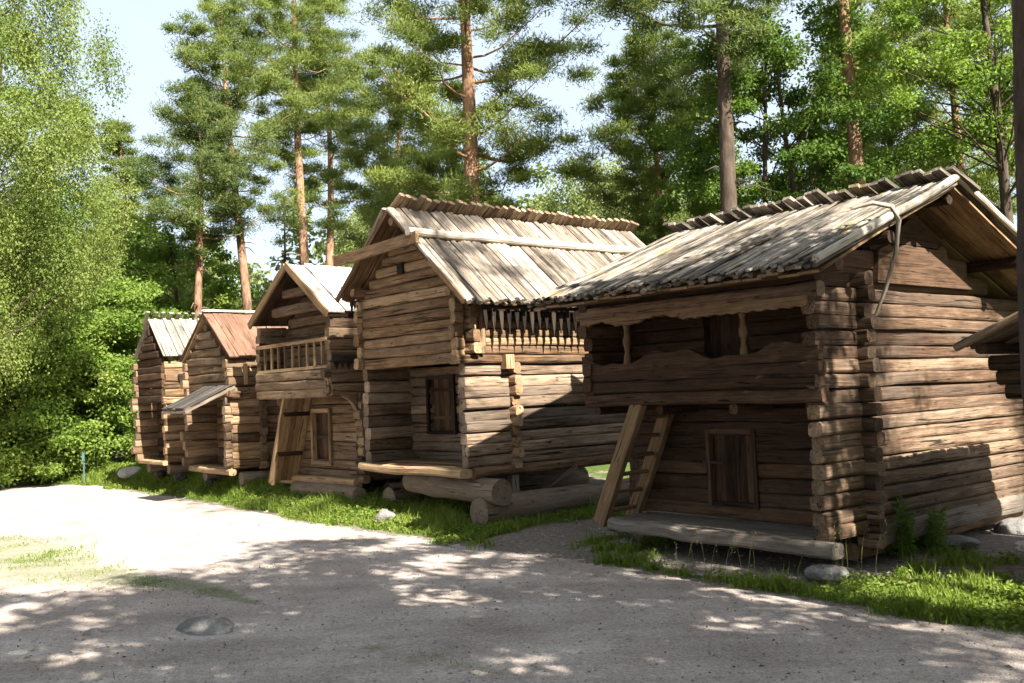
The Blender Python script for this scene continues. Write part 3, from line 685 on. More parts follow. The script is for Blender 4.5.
slope_boards(rf, 'y', .38, Y1 + .2, (E0[0] + .1, E0[1]), (HC0, RZ0), 20, .08, .02, rag=.05, lift=.02, m=4)
roof0 = rf.build('roof', M['b1_wood'], h0)
rf = MB(); rf.log((E0[0] - .05, .32, E0[1] + .03), (HC0, .33, RZ0 + .06), .045, .045, e=2.2, m=8); rf.build('verge_pole', M['b1_wood'], roof0)
rf = MB(); rf.log((E0[0] + .2, .34, E0[1] + .0), (E0[0] + .2, Y1, E0[1] + .0), .06, .06, e=2.2); rf.build('purlin', M['b1_shade'], h0)

# ================================================================== foundation logs, stones, boulders
def found_log(root, p, q, r, label, m='cut_log'):
    mb = MB(); P = np.array(local_world(root, YAW, p)); Q = np.array(local_world(root, YAW, q)); mid_ = (P + Q) / 2
    mb.log(P - mid_, Q - mid_, r, r, e=2.0, m=16, wob=.01, jit=.02, smooth=True, tone=.5)
    o = mb.build('foundation_log', M[m]); o.location = mid_; tag(o, label, 'log', 'round foundation logs under the storehouses'); return o
GB = lambda r: float(np.interp(r, (-5, 0, 6.6, 10.8, 15, 19, 40), (.02, .03, .12, .3, .4, .45, .5)))
found_log(O2, (-2.0, .3, .72), (.6, .25, .64), .21, 'big round log lying across under the tall tan storehouse, sawn end showing')
found_log(O2, (.25, .05, .32), (.12, 5.6, .36), .24, 'thick log on the grass under the side wall of the tall tan storehouse')
found_log(O2, (-2.75, .3, .34), (-2.75, 5.2, .36), .22, 'shaded log under the far side of the tall tan storehouse')
found_log(O3, (-2.2, .4, .36), (.4, .35, .38), .16, 'low log under the front of the balustraded storehouse')
found_log(O3, (.0, 1.2, .32), (.0, 4.4, .34), .2, 'log under the side wall of the balustraded storehouse')
found_log(O4, (.0, .2, .52), (.0, 4.0, .52), .14, 'log under the side wall of the storehouse with the rust stained roof')
found_log(O4, (-2.1, .25, .52), (-2.1, 4.0, .52), .14, 'log under the far side of the storehouse with the rust stained roof')
found_log(O5, (-.1, .1, .62), (-.1, 3.5, .62), .13, 'short log under the side wall of the farthest storehouse')
found_log(O5, (-1.5, .1, .62), (-1.5, 3.5, .62), .13, 'short log under the far side of the farthest storehouse')
mb = MB(); mb.plank((0, 0, 0), (.75, .55, .62), .05, .045, up=(0, 0, 1)); o = mb.build('prop', M['cut_log']); o.location = local_world(O2, YAW, (-.35, 1.5, .3)); o.rotation_euler = (0, 0, YAW); tag(o, 'slanting wooden prop under the tall tan storehouse', 'prop')
mb = MB(); mb.plank((0, 0, 0), (0, 0, .62), .07, .07); o = mb.build('support_post', M['cut_log']); o.location = local_world(O2, YAW, (.0, .98, .3)); o.rotation_euler = (0, 0, YAW); tag(o, 'short upright block standing on the log under the tall tan storehouse', 'post')
def st(root, p, size, seed, label, m='stone', name='foundation_stone', group='foundation stones under the storehouses'):
    o = stone(name, local_world(root, YAW, p), size, seed, M[m], U(0, 3)); tag(o, label, 'stone', group); return o
st(O1, (-.15, -.22, .10), (.26, .22, .12), 3, 'grey rounded stone under the right end of the nearest porch sill')
st(O1, (-3.25, -.05, .11), (.14, .14, .13), 4, 'small grey stone under the left end of the nearest porch sill')
st(O1, (-.1, 2.6, .06), (.3, .3, .12), 5, 'flat stone under the side wall of the nearest storehouse')
st(O1, (-.1, 4.3, .08), (.3, .3, .14), 15, 'stone under the back corner of the nearest storehouse')
st(O1, (-3.7, 3.9, .1), (.3, .3, .3), 16, 'stone under the far back corner of the nearest storehouse')
for k, (rt, p) in enumerate(((O3, (-2.7, .5, .33)), (O4, (.0, .15, .36)), (O4, (-2.1, .15, .36)), (O5, (-.1, .15, .46)), (O5, (-1.5, .15, .46)))):
    st(rt, (p[0], p[1] + .25, p[2] - .05), (.17, .17, .16), 20 + k, m='stone_dark', label=('stone under the front left corner of the balustraded storehouse', 'stone under the right corner of the storehouse with the lean-to canopy', 'stone under the left corner of the storehouse with the lean-to canopy',
        'stone under the right corner of the farthest storehouse', 'stone under the left corner of the farthest storehouse')[k])
g = ground_px(385, 527); o = stone('rock', (g[0], g[1], .17), (.2, .17, .15), 31, M['stone'], .4); tag(o, 'fist-shaped grey rock on the grass in front of the tall tan storehouse', 'rock')
g = ground_px(205, 630); o = stone('embedded_rock', (g[0], g[1], -.05), (.42, .26, .17), 32, M['stone'], -.3); tag(o, 'smooth grey rock half buried in the shaded road', 'rock')
g = ground_px(92, 634); o = stone('embedded_rock', (g[0], g[1], -.01), (.13, .1, .06), 33, M['stone'], .3); tag(o, 'small dark rock in the road left of the smooth half buried rock', 'rock')
o = stone('boulder', (at(131, 469, 28.3)[0], 28.3, .36), (.36, .3, .2), 34, M['stone_pale'], .2); tag(o, 'pale sunlit boulder left of the farthest storehouse', 'boulder')
o = stone('lit_ground_patch', local_world(O1, YAW, (.8, 3.4, .02)), (.9, .6, .1), 35, M['stone_pale'], .2); tag(o, 'pale flat shape standing for sunlit gravel at the right edge beside the nearest storehouse', 'rock')  # pale shape added, sunlit gravel put into its colour
g = at(84, 473, 27.5)
mb = MB(); mb.tube([(0, 0, -.2), (0, 0, .55)], .02, m=8); pm = empty('marker_post', (g[0], g[1], .4)); tag(pm, 'thin blue marker post in front of the leafy bushes', 'marker post'); mb.build('stake', M['blue_paint'], pm)
mb = MB(); mb.plank((0, -.03, .38), (0, -.03, .62), .035, .012, up=(0, 1, 0)); mb.build('plate', M['blue_paint'], pm)
# ------------------------------------------------------------------ terrain
o1 = np.array(O1[:2]); vu = np.array((-math.cos(YAW), -math.sin(YAW))); vv = np.array((-math.sin(YAW), math.cos(YAW)))
def sst(x, a, b):
    t = np.clip((x - a) / (b - a), 0, 1); return t * t * (3 - 2 * t)
RE = np.array([(40, -40), (9, 2.2), (6.4, 5.6), (4.2, 8.36), (1.46, 12.0), (-.4, 14.3), (-2.12, 16.2), (-4.75, 19.5), (-8.7, 24.7), (-10.8, 27.2), (-11.9, 28.6), (-15.4, 30.6), (-22, 33), (-60, 40)], float)
# cumulative signed distance to the road's right edge (positive = grass side)
def edge_dist(P):
    P = np.asarray(P, float); best = np.full(len(P), 1e9); sg = np.zeros(len(P))
    for a, b in zip(RE[:-1], RE[1:]):
        d = b - a; L = d @ d; t = np.clip(((P - a) @ d) / L, 0, 1); c = a + t[:, None] * d
        dist = np.linalg.norm(P - c, axis=1); s = np.sign((P - a)[:, 0] * -d[1] * -1 * -1 + (P - a)[:, 1] * d[0])
        cr = d[0] * (P - a)[:, 1] - d[1] * (P - a)[:, 0]
        m_ = dist < best; best[m_] = dist[m_]; sg[m_] = -np.sign(cr[m_])
    return best * sg
def wob2(X, Y, s, seed=0):
    g = np.random.default_rng(seed); z = np.zeros_like(X)
    for k in range(8):
        a = g.uniform(0, 6.28); f = s * g.uniform(.5, 2.2); z += np.sin((X * math.cos(a) + Y * math.sin(a)) * f + g.uniform(0, 6.28)) / 8 ** .5 * .7
    return z
def gz(X, Y):
    X = np.asarray(X, float); Y = np.asarray(Y, float)
    P = np.stack([X - o1[0], Y - o1[1]], -1); r = P @ vu; q = P @ vv
    d = edge_dist(np.stack([X.ravel(), Y.ravel()], -1)).reshape(X.shape)
    gb = np.interp(r, (-5, 0, 6.6, 10.8, 15, 19, 40), (.02, .03, .12, .3, .4, .45, .5))
    z = gb * sst(d, .05, 1.1) + .035 * np.clip(q - 6, 0, 60) + .012 * wob2(X, Y, 1.3, 3) * sst(d, -1, .6)
    z += np.where(d < 0, .015 * wob2(X, Y, .8, 5), 0)
    return z
def grid_mesh(name, xs, ys, mtl, dz=0.0, keep=None, attr=None):
    X, Y = np.meshgrid(xs, ys); nx, ny = len(xs), len(ys)
    Z = gz(X, Y) + dz
    V = np.stack([X, Y, Z], -1).reshape(-1, 3)
    i = np.arange(ny - 1)[:, None] * nx; j = np.arange(nx - 1)[None]
    Q = np.stack([i + j, i + j + 1, i + nx + j + 1, i + nx + j], -1).reshape(-1, 4)
    t = attr(V) if attr is not None else np.zeros(len(V))
    if keep is not None:
        Q = Q[keep(V[Q].mean(1))]
    mb = MB(); mb.add(V, quads=Q, tone=t, smooth=True); return mb.build(name, mtl)
def grade(lo, hi, step, far):
    a = [lo]; s = step
    out = list(np.arange(lo, hi + 1e-6, step)); s = step
    while out[-1] < far: s *= 1.35; out.append(out[-1] + s)
    s = step
    while out[0] > -far: s *= 1.35; out.insert(0, out[0] - s)
    return np.array(out)

m, nt, out = mat('forest ground')
tc = N(nt, 'ShaderNodeTexCoord').outputs['Object']; tn = N(nt, 'ShaderNodeAttribute', attribute_name='tone').outputs['Fac']
n1 = noise(nt, tc, 1.2, 6, .65); n2 = noise(nt, tc, 14, 5, .6); n3 = noise(nt, tc, 60, 3, .6)
soil = ramp(nt, mth(nt, 'ADD', mth(nt, 'MULTIPLY', n2, .6), mth(nt, 'MULTIPLY', n3, .4)), [(.3, (.07, .055, .042)), (.52, (.18, .15, .125)), (.7, (.34, .3, .26))])
green = ramp(nt, n2, [(.35, (.035, .055, .014)), (.65, (.09, .125, .03))])
gf = mth(nt, 'ADD', tn, mth(nt, 'MULTIPLY_ADD', n1, 1.3, -.65)); gf = ramp(nt, gf, [(.4, (0, 0, 0)), (.6, (1, 1, 1))])
bsdf(nt, out, mixc(nt, gf, soil, green), .95, mth(nt, 'ADD', n2, n3), .7, .03, .1); M['ground'] = m
m, nt, out = mat('gravel')
tc = N(nt, 'ShaderNodeTexCoord').outputs['Object']; tn = N(nt, 'ShaderNodeAttribute', attribute_name='tone').outputs['Fac']
n1 = noise(nt, tc, .9, 5, .6); n2 = noise(nt, tc, 22, 6, .7); n3 = noise(nt, tc, 140, 2, .5)
vo = N(nt, 'ShaderNodeTexVoronoi', Scale=70); nt.links.new(tc, vo.inputs['Vector'])
f = mth(nt, 'ADD', mth(nt, 'MULTIPLY', n1, .38), mth(nt, 'ADD', mth(nt, 'MULTIPLY', n2, .38), mth(nt, 'MULTIPLY', n3, .24)))
mp = nt.nodes.new('ShaderNodeMapping'); mp.inputs['Rotation'].default_value = (0, 0, R(49)); mp.inputs['Scale'].default_value = (.12, 1.5, 1); nt.links.new(tc, mp.inputs['Vector'])
f = mth(nt, 'ADD', f, mth(nt, 'MULTIPLY_ADD', noise(nt, mp.outputs[0], 1.0, 4, .6, .4), .34, -.17))
c = ramp(nt, f, [(.32, (.175, .14, .12)), (.5, (.37, .31, .272)), (.66, (.56, .50, .45))])
sp = N(nt, 'ShaderNodeSeparateColor'); nt.links.new(vo.outputs['Color'], sp.inputs[0])
c = mixc(nt, .45, c, ramp(nt, sp.outputs[0], [(.0, (.45, .43, .42)), (.55, (1, 1, 1)), (1, (1.35, 1.32, 1.28))]), 'MULTIPLY')
gf = mth(nt, 'ADD', tn, mth(nt, 'MULTIPLY_ADD', noise(nt, tc, 5, 6, .7), 1.2, -.6)); gf = ramp(nt, gf, [(.42, (0, 0, 0)), (.75, (1, 1, 1))])
c = mixc(nt, mth(nt, 'MULTIPLY', gf, .55), c, ramp(nt, n2, [(.35, (.06, .085, .02)), (.7, (.13, .165, .045))]))
bsdf(nt, out, c, .95, mth(nt, 'ADD', mth(nt, 'MULTIPLY', vo.outputs['Distance'], .6), mth(nt, 'ADD', n2, mth(nt, 'MULTIPLY', n3, .5))), .8, .02, .15); M['gravel'] = m

def seg_d(P, pts):
    best = np.full(len(P), 1e9)
    for a, b in zip(pts[:-1], pts[1:]):
        a = np.array(a); b = np.array(b); d = b - a; t = np.clip(((P - a) @ d) / (d @ d), 0, 1)
        best = np.minimum(best, np.linalg.norm(P - a - t[:, None] * d, axis=1))
    return best
TONGUE = [ground_px(*p)[:2] for p in ((-40, 545), (20, 552), (60, 570), (130, 580), (200, 588), (255, 602))]
TUFT2 = [ground_px(*p)[:2] for p in ((345, 645), (420, 660), (500, 672))]
def grass_mask_ground(V):
    P = V[:, :2]; d = edge_dist(P); w = P - o1; r = w @ vu; q = w @ vv
    t = sst(d, -.1, .35) * .95
    t -= 1.1 * sst(q, -.85, -.55) * (1 - sst(q, 5, 8)) * sst(r, -.5, .5) * (1 - sst(r, 5, 6.2)) + .75 * sst(q, -.2, .3) * (1 - sst(q, 5, 8)) * sst(r, -2.5, -1.2) * (1 - sst(r, -.5, .5))
    t -= .6 * sst(q, .5, 1.0) * (1 - sst(q, 5, 8)) * sst(r, 6, 7)      # bare earth under and close before the houses
    t -= .7 * np.exp(-(((r - 4.6) / 1.5) ** 2 + ((q + .5) / .55) ** 2))                            # worn gravel in front of the nearest ladder
    return np.clip(t, 0, 1)
def grass_mask_road(V):
    P = V[:, :2]
    w1 = np.interp(P[:, 0], (-14, -7, -5, -3), (1.9, 1.3, .55, .12))
    t = .9 * np.exp(-(seg_d(P, TONGUE) / w1) ** 2) + .55 * np.exp(-(seg_d(P, TUFT2) / .3) ** 2)
    t += .5 * sst(edge_dist(P), -.35, -.02)
    return t
grid_mesh('ground', grade(-16, 16, .16, 500), grade(3, 36, .16, 500), M['ground'], attr=grass_mask_ground)['kind'] = 'structure'
def road_keep(c):
    d = edge_dist(c[:, :2]) + .12 * wob2(c[:, 0], c[:, 1], 3.2, 8) + .05 * wob2(c[:, 0], c[:, 1], 11, 9); return d < 0
grid_mesh('gravel_road', np.arange(-34, 14, .09), np.arange(-6, 33, .09), M['gravel'], dz=.006, keep=road_keep, attr=grass_mask_road)['kind'] = 'structure'

# loose pebbles, cones and twigs on the road: nobody could count them
def scatter_pebbles(n):
    mb = MB(); P = []
    while len(P) < n:
        x, y = U(-9, 5), 4.3 + 16 * U(0, 1) ** 2.0
        if abs(x) > .62 * y: continue
        P.append((x, y))
    P = np.array(P); z = gz(P[:, 0], P[:, 1]) + .008
    oc = np.array([(1, 0, 0), (-1, 0, 0), (0, 1, 0), (0, -1, 0), (0, 0, .7), (0, 0, -.5)], float)
    tr = np.array([(0, 2, 4), (2, 1, 4), (1, 3, 4), (3, 0, 4), (2, 0, 5), (1, 2, 5), (3, 1, 5), (0, 3, 5)])
    s = rng.gamma(1.6, .0045, n) + .003; a = rng.uniform(0, 6.28, n)
    V = oc[None] * s[:, None, None] * rng.uniform(.6, 1.3, (n, 6, 1))
    V = np.stack([V[..., 0] * np.cos(a)[:, None] - V[..., 1] * np.sin(a)[:, None], V[..., 0] * np.sin(a)[:, None] + V[..., 1] * np.cos(a)[:, None], V[..., 2]], -1)
    V += np.stack([P[:, 0], P[:, 1], z], -1)[:, None]
    T = tr[None] + (np.arange(n) * 6)[:, None, None]
    mb.add(V.reshape(-1, 3), tris=T.reshape(-1, 3), tone=np.repeat(rng.uniform(0, 1, n), 6))
    return mb
tag(scatter_pebbles(12000).build('gravel', wood('pebble stone', (.15, .125, .11), (.31, .27, .235), (.5, .46, .42))), 'loose pebbles and cones scattered over the gravel road', 'pebbles', kind='stuff')

# ------------------------------------------------------------------ leaf makers (vectorised)
def unit(v): return v / (np.linalg.norm(v, axis=-1, keepdims=True) + 1e-9)
def leaves(mb, C, Rr, n, L, W, g, shell=.55, down=0.0, flat=0.0, tone_c=None, tspread=.18, kind='leaf'):
    """N leaves round each clump centre C (k,3) with radii Rr (k,3)"""
    C = np.asarray(C, float); k = len(C); Rr = np.broadcast_to(np.asarray(Rr, float), (k, 3))
    d = unit(g.normal(0, 1, (k, n, 3)))
    if kind == 'needle': d[..., 2] = np.where(g.uniform(0, 1, (k, n)) < .6, np.abs(d[..., 2]), d[..., 2])
    r = (shell + (1 - shell) * g.uniform(0, 1, (k, n, 1))) * g.uniform(.35, 1, (k, n, 1)) ** .4
    P = (C[:, None] + d * r * Rr[:, None]).reshape(-1, 3); m_ = len(P)
    ax = unit(d.reshape(-1, 3) * .6 + g.normal(0, .8, (m_, 3)) + np.array((0, 0, -down)))
    sd = g.normal(0, 1, (m_, 3))
    if flat: sd = sd * np.array((1, 1, 1 - flat)); ax = unit(ax * np.array((1, 1, 1 - flat * .8)))
    sd = unit(np.cross(ax, sd)) if not flat else unit(sd - (sd * ax).sum(-1, keepdims=True) * ax)
    l = L * g.uniform(.65, 1.25, (m_, 1)); w = W * g.uniform(.7, 1.25, (m_, 1))
    bend = np.array((0, 0, -1.0)) * l * .12
    if kind == 'needle':
        V = np.stack([P - sd * w * .5, P + sd * w * .5, P + ax * l], 1)
        T = np.arange(m_ * 3).reshape(-1, 3); per = 3
    else:
        V = np.stack([P, P + ax * l * .5 + sd * w * .5, P + ax * l + bend, P + ax * l * .5 - sd * w * .5], 1); per = 4
    tc_ = g.uniform(.3, .7, k) if tone_c is None else np.asarray(tone_c)
    tone = np.clip(np.repeat(tc_, n) + g.normal(0, tspread, m_), 0, 1)
    if kind == 'needle': mb.add(V.reshape(-1, 3), tris=T, tone=np.repeat(tone, 3))
    else: mb.add(V.reshape(-1, 3), quads=np.arange(m_ * 4).reshape(-1, 4), tone=np.repeat(tone, 4))

def trunk_path(g, H, lean, bend, n=14):
    t = np.linspace(0, 1, n); ph = g.uniform(0, 6.28)
    x = lean[0] * t * H + bend * np.sin(t * 4 + ph) - bend * math.sin(ph); y = lean[1] * t * H + bend * np.cos(t * 3 + ph) - bend * math.cos(ph)
    return np.stack([x, y, t * H], -1)
def on_path(p, z):
    return np.array([np.interp(z, p[:, 2], p[:, i]) for i in range(3)])

def pine(seed, H, zb, rmax, r0, nb=40, tufts=46, lean=(0, 0), bend=.15, dead=4, top_round=.55, sweep=0.0, ndl=.13, clump=1.0, young=False, side=None):
    """Scots pine: bare trunk, forked limbs, flat-bottomed clumps of needle tufts"""
    g = np.random.default_rng(seed); p = trunk_path(g, H, lean, bend, 14 if not sweep else 50); p[:, 0] += sweep * np.exp(-(p[:, 2] / 1.1) ** 2)
    tr = MB(); rad = r0 * (1 - .82 * np.linspace(0, 1, len(p)) ** 1.1); rad[0] *= 1.3
    tr.tube(np.vstack([p[0] - (0, 0, .4), p]), np.r_[rad[0] * 1.1, rad], m=10, smooth=True, jit=.03)
    cr = MB(); C = []; RR = []; TN = []
    ga = g.uniform(0, 6.28)
    for i in range(nb):
        f = (i + .5) / nb; z = zb + (H * .985 - zb) * f ** .92 + g.normal(0, .12)
        prof = (1 - f) ** .75 if young else (np.clip(f / .16, .35, 1) * np.clip((1 - f) / (1 - top_round), .12, 1) ** .6)
        L = rmax * prof * g.uniform(.55, 1.12); ga += 2.4 + g.normal(0, .35)
        if side is not None: L *= 1 + side[1] * math.cos(ga - side[0])
        o = on_path(p, min(z, H)); dr = np.array((math.cos(ga), math.sin(ga), 0)); up = g.uniform(-.12, .38) + .5 * f
        t = np.linspace(0, 1, 6)[:, None]
        bp = o + dr * L * t + np.array((0, 0, 1)) * L * (up * t + .22 * (t ** 2) - .12 * np.sin(t * 3)) + g.normal(0, .04 * L, (6, 3)) * t
        rb = max(.012, r0 * .2 * (L / rmax) * (1 - .55 * f)); tr.tube(bp, rb * (1 - .8 * t[:, 0]), m=5, smooth=True, cap=False)
        nc = max(2, int(round(L * 2.7)))
        for k in range(nc):
            s = .38 + .66 * (k + g.uniform(0, 1)) / nc; c = np.array([np.interp(s, t[:, 0], bp[:, a]) for a in range(3)])
            c = c + g.normal(0, .17 * L * .5 + .08, 3) * np.array((1, 1, .45)) + np.array((0, 0, .1))
            rr = clump * g.uniform(.42, .82) * (.75 + .3 * L / rmax); C.append(c); RR.append((rr, rr, rr * g.uniform(.45, .7))); TN.append(np.clip(g.normal(.5, .16), .1, .9))
    for i in range(dead):
        z = zb * g.uniform(.5, 1.0); o = on_path(p, z); a = g.uniform(0, 6.28); L = g.uniform(.5, 1.4)
        tr.tube(np.array([o, o + L * np.array((math.cos(a) * .6, math.sin(a) * .6, .02)), o + L * np.array((math.cos(a), math.sin(a), -.15))]), np.array((.022, .014, .004)), m=4, cap=False)
    leaves(cr, C, RR, tufts * 9, ndl, .031, g, shell=.15, tone_c=TN, tspread=.14, kind='needle', down=-.5)
    return tr, cr

def broad(seed, H, zb, rmax, r0, ncl=110, per=190, L=.13, W=.085, lean=(0, 0), bend=.25, droop=0.0, layered=.0, stems=1, rz=None, clump=1.0, shape='round'):
    """broadleaf tree: forked limbs carrying separate leaf clumps with gaps between them"""
    g = np.random.default_rng(seed); tr = MB(); cr = MB(); C = []; RR = []; TN = []
    rz = (H - zb) / 2 if rz is None else rz; zc = (H + zb) / 2
    ps = []
    for s in range(stems):
        ln = (lean[0] + (g.uniform(-.1, .1) if stems > 1 else 0), lean[1] + (g.uniform(-.1, .1) if stems > 1 else 0))
        p = trunk_path(g, H * .92, ln, bend); ps.append(p)
        rad = r0 / stems ** .5 * (1 - .85 * np.linspace(0, 1, len(p))); tr.tube(np.vstack([p[0] - (0, 0, .4), p]), np.r_[rad[0] * 1.2, rad], m=9, smooth=True, jit=.03)
    for i in range(ncl):
        d = unit(g.normal(0, 1, 3)); rr = g.uniform(.15, 1) ** .45
        pt = np.array((d[0] * rmax * rr, d[1] * rmax * rr, zc + d[2] * rz * rr))
        if shape == 'dome': pt[2] = zb + (H - zb) * g.uniform(0, 1) ** .9; k = math.sqrt(max(.05, 1 - ((pt[2] - zb) / (H - zb)) ** 2)); pt[:2] = d[:2] / (np.linalg.norm(d[:2]) + 1e-6) * rmax * k * g.uniform(.5, 1.0)
        p = ps[g.integers(len(ps))]
        pt[:2] += on_path(p, min(pt[2], H * .9))[:2]
        s = clump * g.uniform(.3, .6); C.append(pt); RR.append((s * (1 + layered * .5), s * (1 + layered * .5), s * (1 - .6 * layered) * (1 + droop * 1.4))); TN.append(np.clip(g.normal(.5, .17), .1, .9))
        if i % 3 == 0 and pt[2] > zb * .6:
            z0 = max(zb * .55, pt[2] - g.uniform(.6, 1.5) - .35 * np.linalg.norm(pt[:2] - p[0, :2])); o = on_path(p, min(z0, H * .88)); md = o * .45 + pt * .55 + np.array((0, 0, -.12)) + g.normal(0, .12, 3)
            rb = .012 + r0 * .16 * (1 - z0 / H); tr.tube(np.array([o, (o + md) / 2 + g.normal(0, .05, 3), md, pt]), rb * np.array((1, .75, .5, .2)), m=5, smooth=True, cap=False)
    leaves(cr, C, RR, per, L, W, g, shell=.25, down=droop, flat=.55 * layered, tone_c=TN, tspread=.15)
    return tr, cr

GT = 'trees standing behind and around the storehouses'
def plant(kind, cat, parts_, loc, label, bark_m, leaf_m, rz=0.0, group=GT, sc=1.0):
    z = float(gz(np.array([loc[0]]), np.array([loc[1]]))[0])
    t = empty(kind, (loc[0], loc[1], z), rz); t.scale = (sc, sc, sc); tag(t, label, cat, group)
    parts_[0].build('trunk', M[bark_m], t); parts_[1].build('crown', M[leaf_m], t); return t
def plant_copy(src, loc, label, rz, sc=(1, 1, 1)):
    t = copy_tree(src); t.location = (loc[0], loc[1], float(gz(np.array([loc[0]]), np.array([loc[1]]))[0])); t.rotation_euler = (0, 0, rz); t.scale = sc; t['label'] = label; return t
def X(px, py, Y): return at(px, py, Y)[0]

PI_ = 'pine tree'
# key trees, one by one from the photograph
plant('pine_tree', PI_, pine(101, 18.5, 5.4, 2.75, .30, nb=60, tufts=54, lean=(.004, 0), clump=1.1, dead=2, side=(0.2, .1)), (X(466, 250, 27), 27), 'broad spreading pine with a thick reddish trunk rising directly above the tall tan storehouse', 'pine_bark', 'needle')
plant('pine_tree', PI_, pine(102, 16.2, 8.6, 2.5, .22, nb=36, tufts=50, lean=(-.03, 0), bend=.2, dead=6), (X(254, 320, 36), 36), 'slender pine with a long bare leaning trunk and rounded crown above the rust stained roof', 'pine_bark', 'needle')
t3 = plant('pine_tree', PI_, pine(103, 20.5, 10.6, 2.9, .24, nb=44, tufts=48, lean=(-.004, 0), dead=7), (X(311, 300, 38), 38), 'tallest straight pine with a bare trunk above the pale roof', 'pine_bark', 'needle')
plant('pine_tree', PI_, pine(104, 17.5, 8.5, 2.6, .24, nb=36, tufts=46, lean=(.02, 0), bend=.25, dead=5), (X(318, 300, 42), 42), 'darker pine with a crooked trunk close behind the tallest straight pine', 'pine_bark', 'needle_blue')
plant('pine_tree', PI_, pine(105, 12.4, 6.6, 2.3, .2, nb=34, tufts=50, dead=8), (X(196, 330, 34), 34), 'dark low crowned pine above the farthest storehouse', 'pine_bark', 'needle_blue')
plant('pine_tree', PI_, pine(106, 13.2, 4.0, 2.6, .2, nb=54, tufts=46, dead=2, young=True), (X(128, 330, 40), 40), 'pointed young pine left of the dark low crowned pine', 'pine_bark', 'needle')
plant('pine_tree', PI_, pine(107, 13.0, 5.6, 2.6, .18, nb=38, tufts=46, dead=4, bend=.3), (X(388, 300, 33), 33), 'small pine with thin orange stems beside the gable of the tall tan storehouse', 'pine_bark', 'needle')
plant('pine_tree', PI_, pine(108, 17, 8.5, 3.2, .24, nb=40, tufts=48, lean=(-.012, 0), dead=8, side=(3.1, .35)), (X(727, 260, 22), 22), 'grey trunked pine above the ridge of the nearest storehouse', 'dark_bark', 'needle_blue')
plant('pine_tree', PI_, pine(109, 18, 10.2, 2.0, .22, nb=26, tufts=46, lean=(-.035, 0), dead=6), (X(878, 240, 22.5), 22.5), 'pine with a bright orange trunk behind the nearest gable', 'pine_bark', 'needle')
plant('pine_tree', PI_, pine(110, 12.0, 3.4, 2.7, .18, nb=60, tufts=50, dead=2), (X(655, 260, 30), 30), 'bushy low pine between the two nearest roofs', 'pine_bark', 'needle')
plant('maple_tree', 'maple tree', broad(111, 11.6, 4.0, 3.1, .2, ncl=165, per=440, L=.09, W=.066, bend=.35, stems=2, layered=.5), (X(795, 250, 24.5), 24.5), 'dark green maple with two crooked stems behind the nearest ridge', 'dark_bark', 'leaf_dark')
plant('pine_tree', PI_, pine(112, 13.5, 4.5, 3.2, .2, nb=54, tufts=50, dead=3), (X(965, 260, 27), 27), 'yellowish bushy pine right of the nearest roof peak', 'pine_bark', 'needle')
plant('linden_tree', 'linden tree', broad(113, 14, 6.5, 3.6, .2, ncl=120, per=330, L=.088, W=.064, layered=.3), (X(1000, 260, 23), 23), 'light leaved tree high at the right edge behind the nearest storehouse', 'dark_bark', 'leaf_bush')
plant('birch_tree', 'birch tree', broad(114, 9.8, 2.5, 2.9, .14, ncl=150, per=230, L=.1, W=.07, droop=.9, clump=1.1), (X(592, 260, 36), 36), 'pale birch in the gap between the two nearest roofs', 'birch_bark', 'leaf_pale')
plant('birch_tree', 'birch tree', broad(115, 15.5, 3.0, 3.9, .22, ncl=330, per=600, L=.068, W=.047, droop=.9, clump=1.25), (X(-42, 300, 25), 25), 'tall drooping birch filling the upper left corner', 'dark_bark', 'leaf_birch')
plant('birch_tree', 'birch tree', broad(116, 9.8, 2.0, 2.6, .12, ncl=190, per=400, L=.078, W=.055, droop=.7, clump=1.2), (X(58, 300, 34), 34), 'lower birch behind the bushes, right of the tall drooping birch', 'dark_bark', 'leaf_birch')
ln = plant('pine_tree', PI_, pine(117, 9.4, 7.6, 1.0, .11, nb=7, tufts=22, lean=(.07, 0), dead=7), (X(268, 320, 37), 37), 'thin leaning half dead pine seen between two bare trunks', 'dark_bark', 'needle')
rt = plant('pine_tree', PI_, pine(118, 17, 12.6, 1.9, .17, nb=13, tufts=20, dead=1, bend=.0, lean=(.034, -.003), sweep=.5), (4.25, 8.2), 'dark trunk cut by the right edge in front of the nearest storehouse', 'dark_bark', 'needle')
plant('rowan_tree', 'rowan tree', broad(120, 7.8, 2.2, 2.6, .12, ncl=100, per=150, L=.11, W=.07, layered=.3), (X(225, 320, 44), 44), 'light green rowan low between the bare pine trunks', 'dark_bark', 'leaf_pale')
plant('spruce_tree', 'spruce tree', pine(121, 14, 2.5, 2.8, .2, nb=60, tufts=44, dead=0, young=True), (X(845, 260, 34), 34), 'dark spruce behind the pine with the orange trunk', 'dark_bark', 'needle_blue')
plant('maple_tree', 'maple tree', broad(122, 9.0, 1.8, 3.0, .16, ncl=140, per=200, L=.12, W=.09, layered=.5), (X(165, 330, 38), 38), 'green maple behind the farthest storehouse', 'dark_bark', 'leaf_bush')

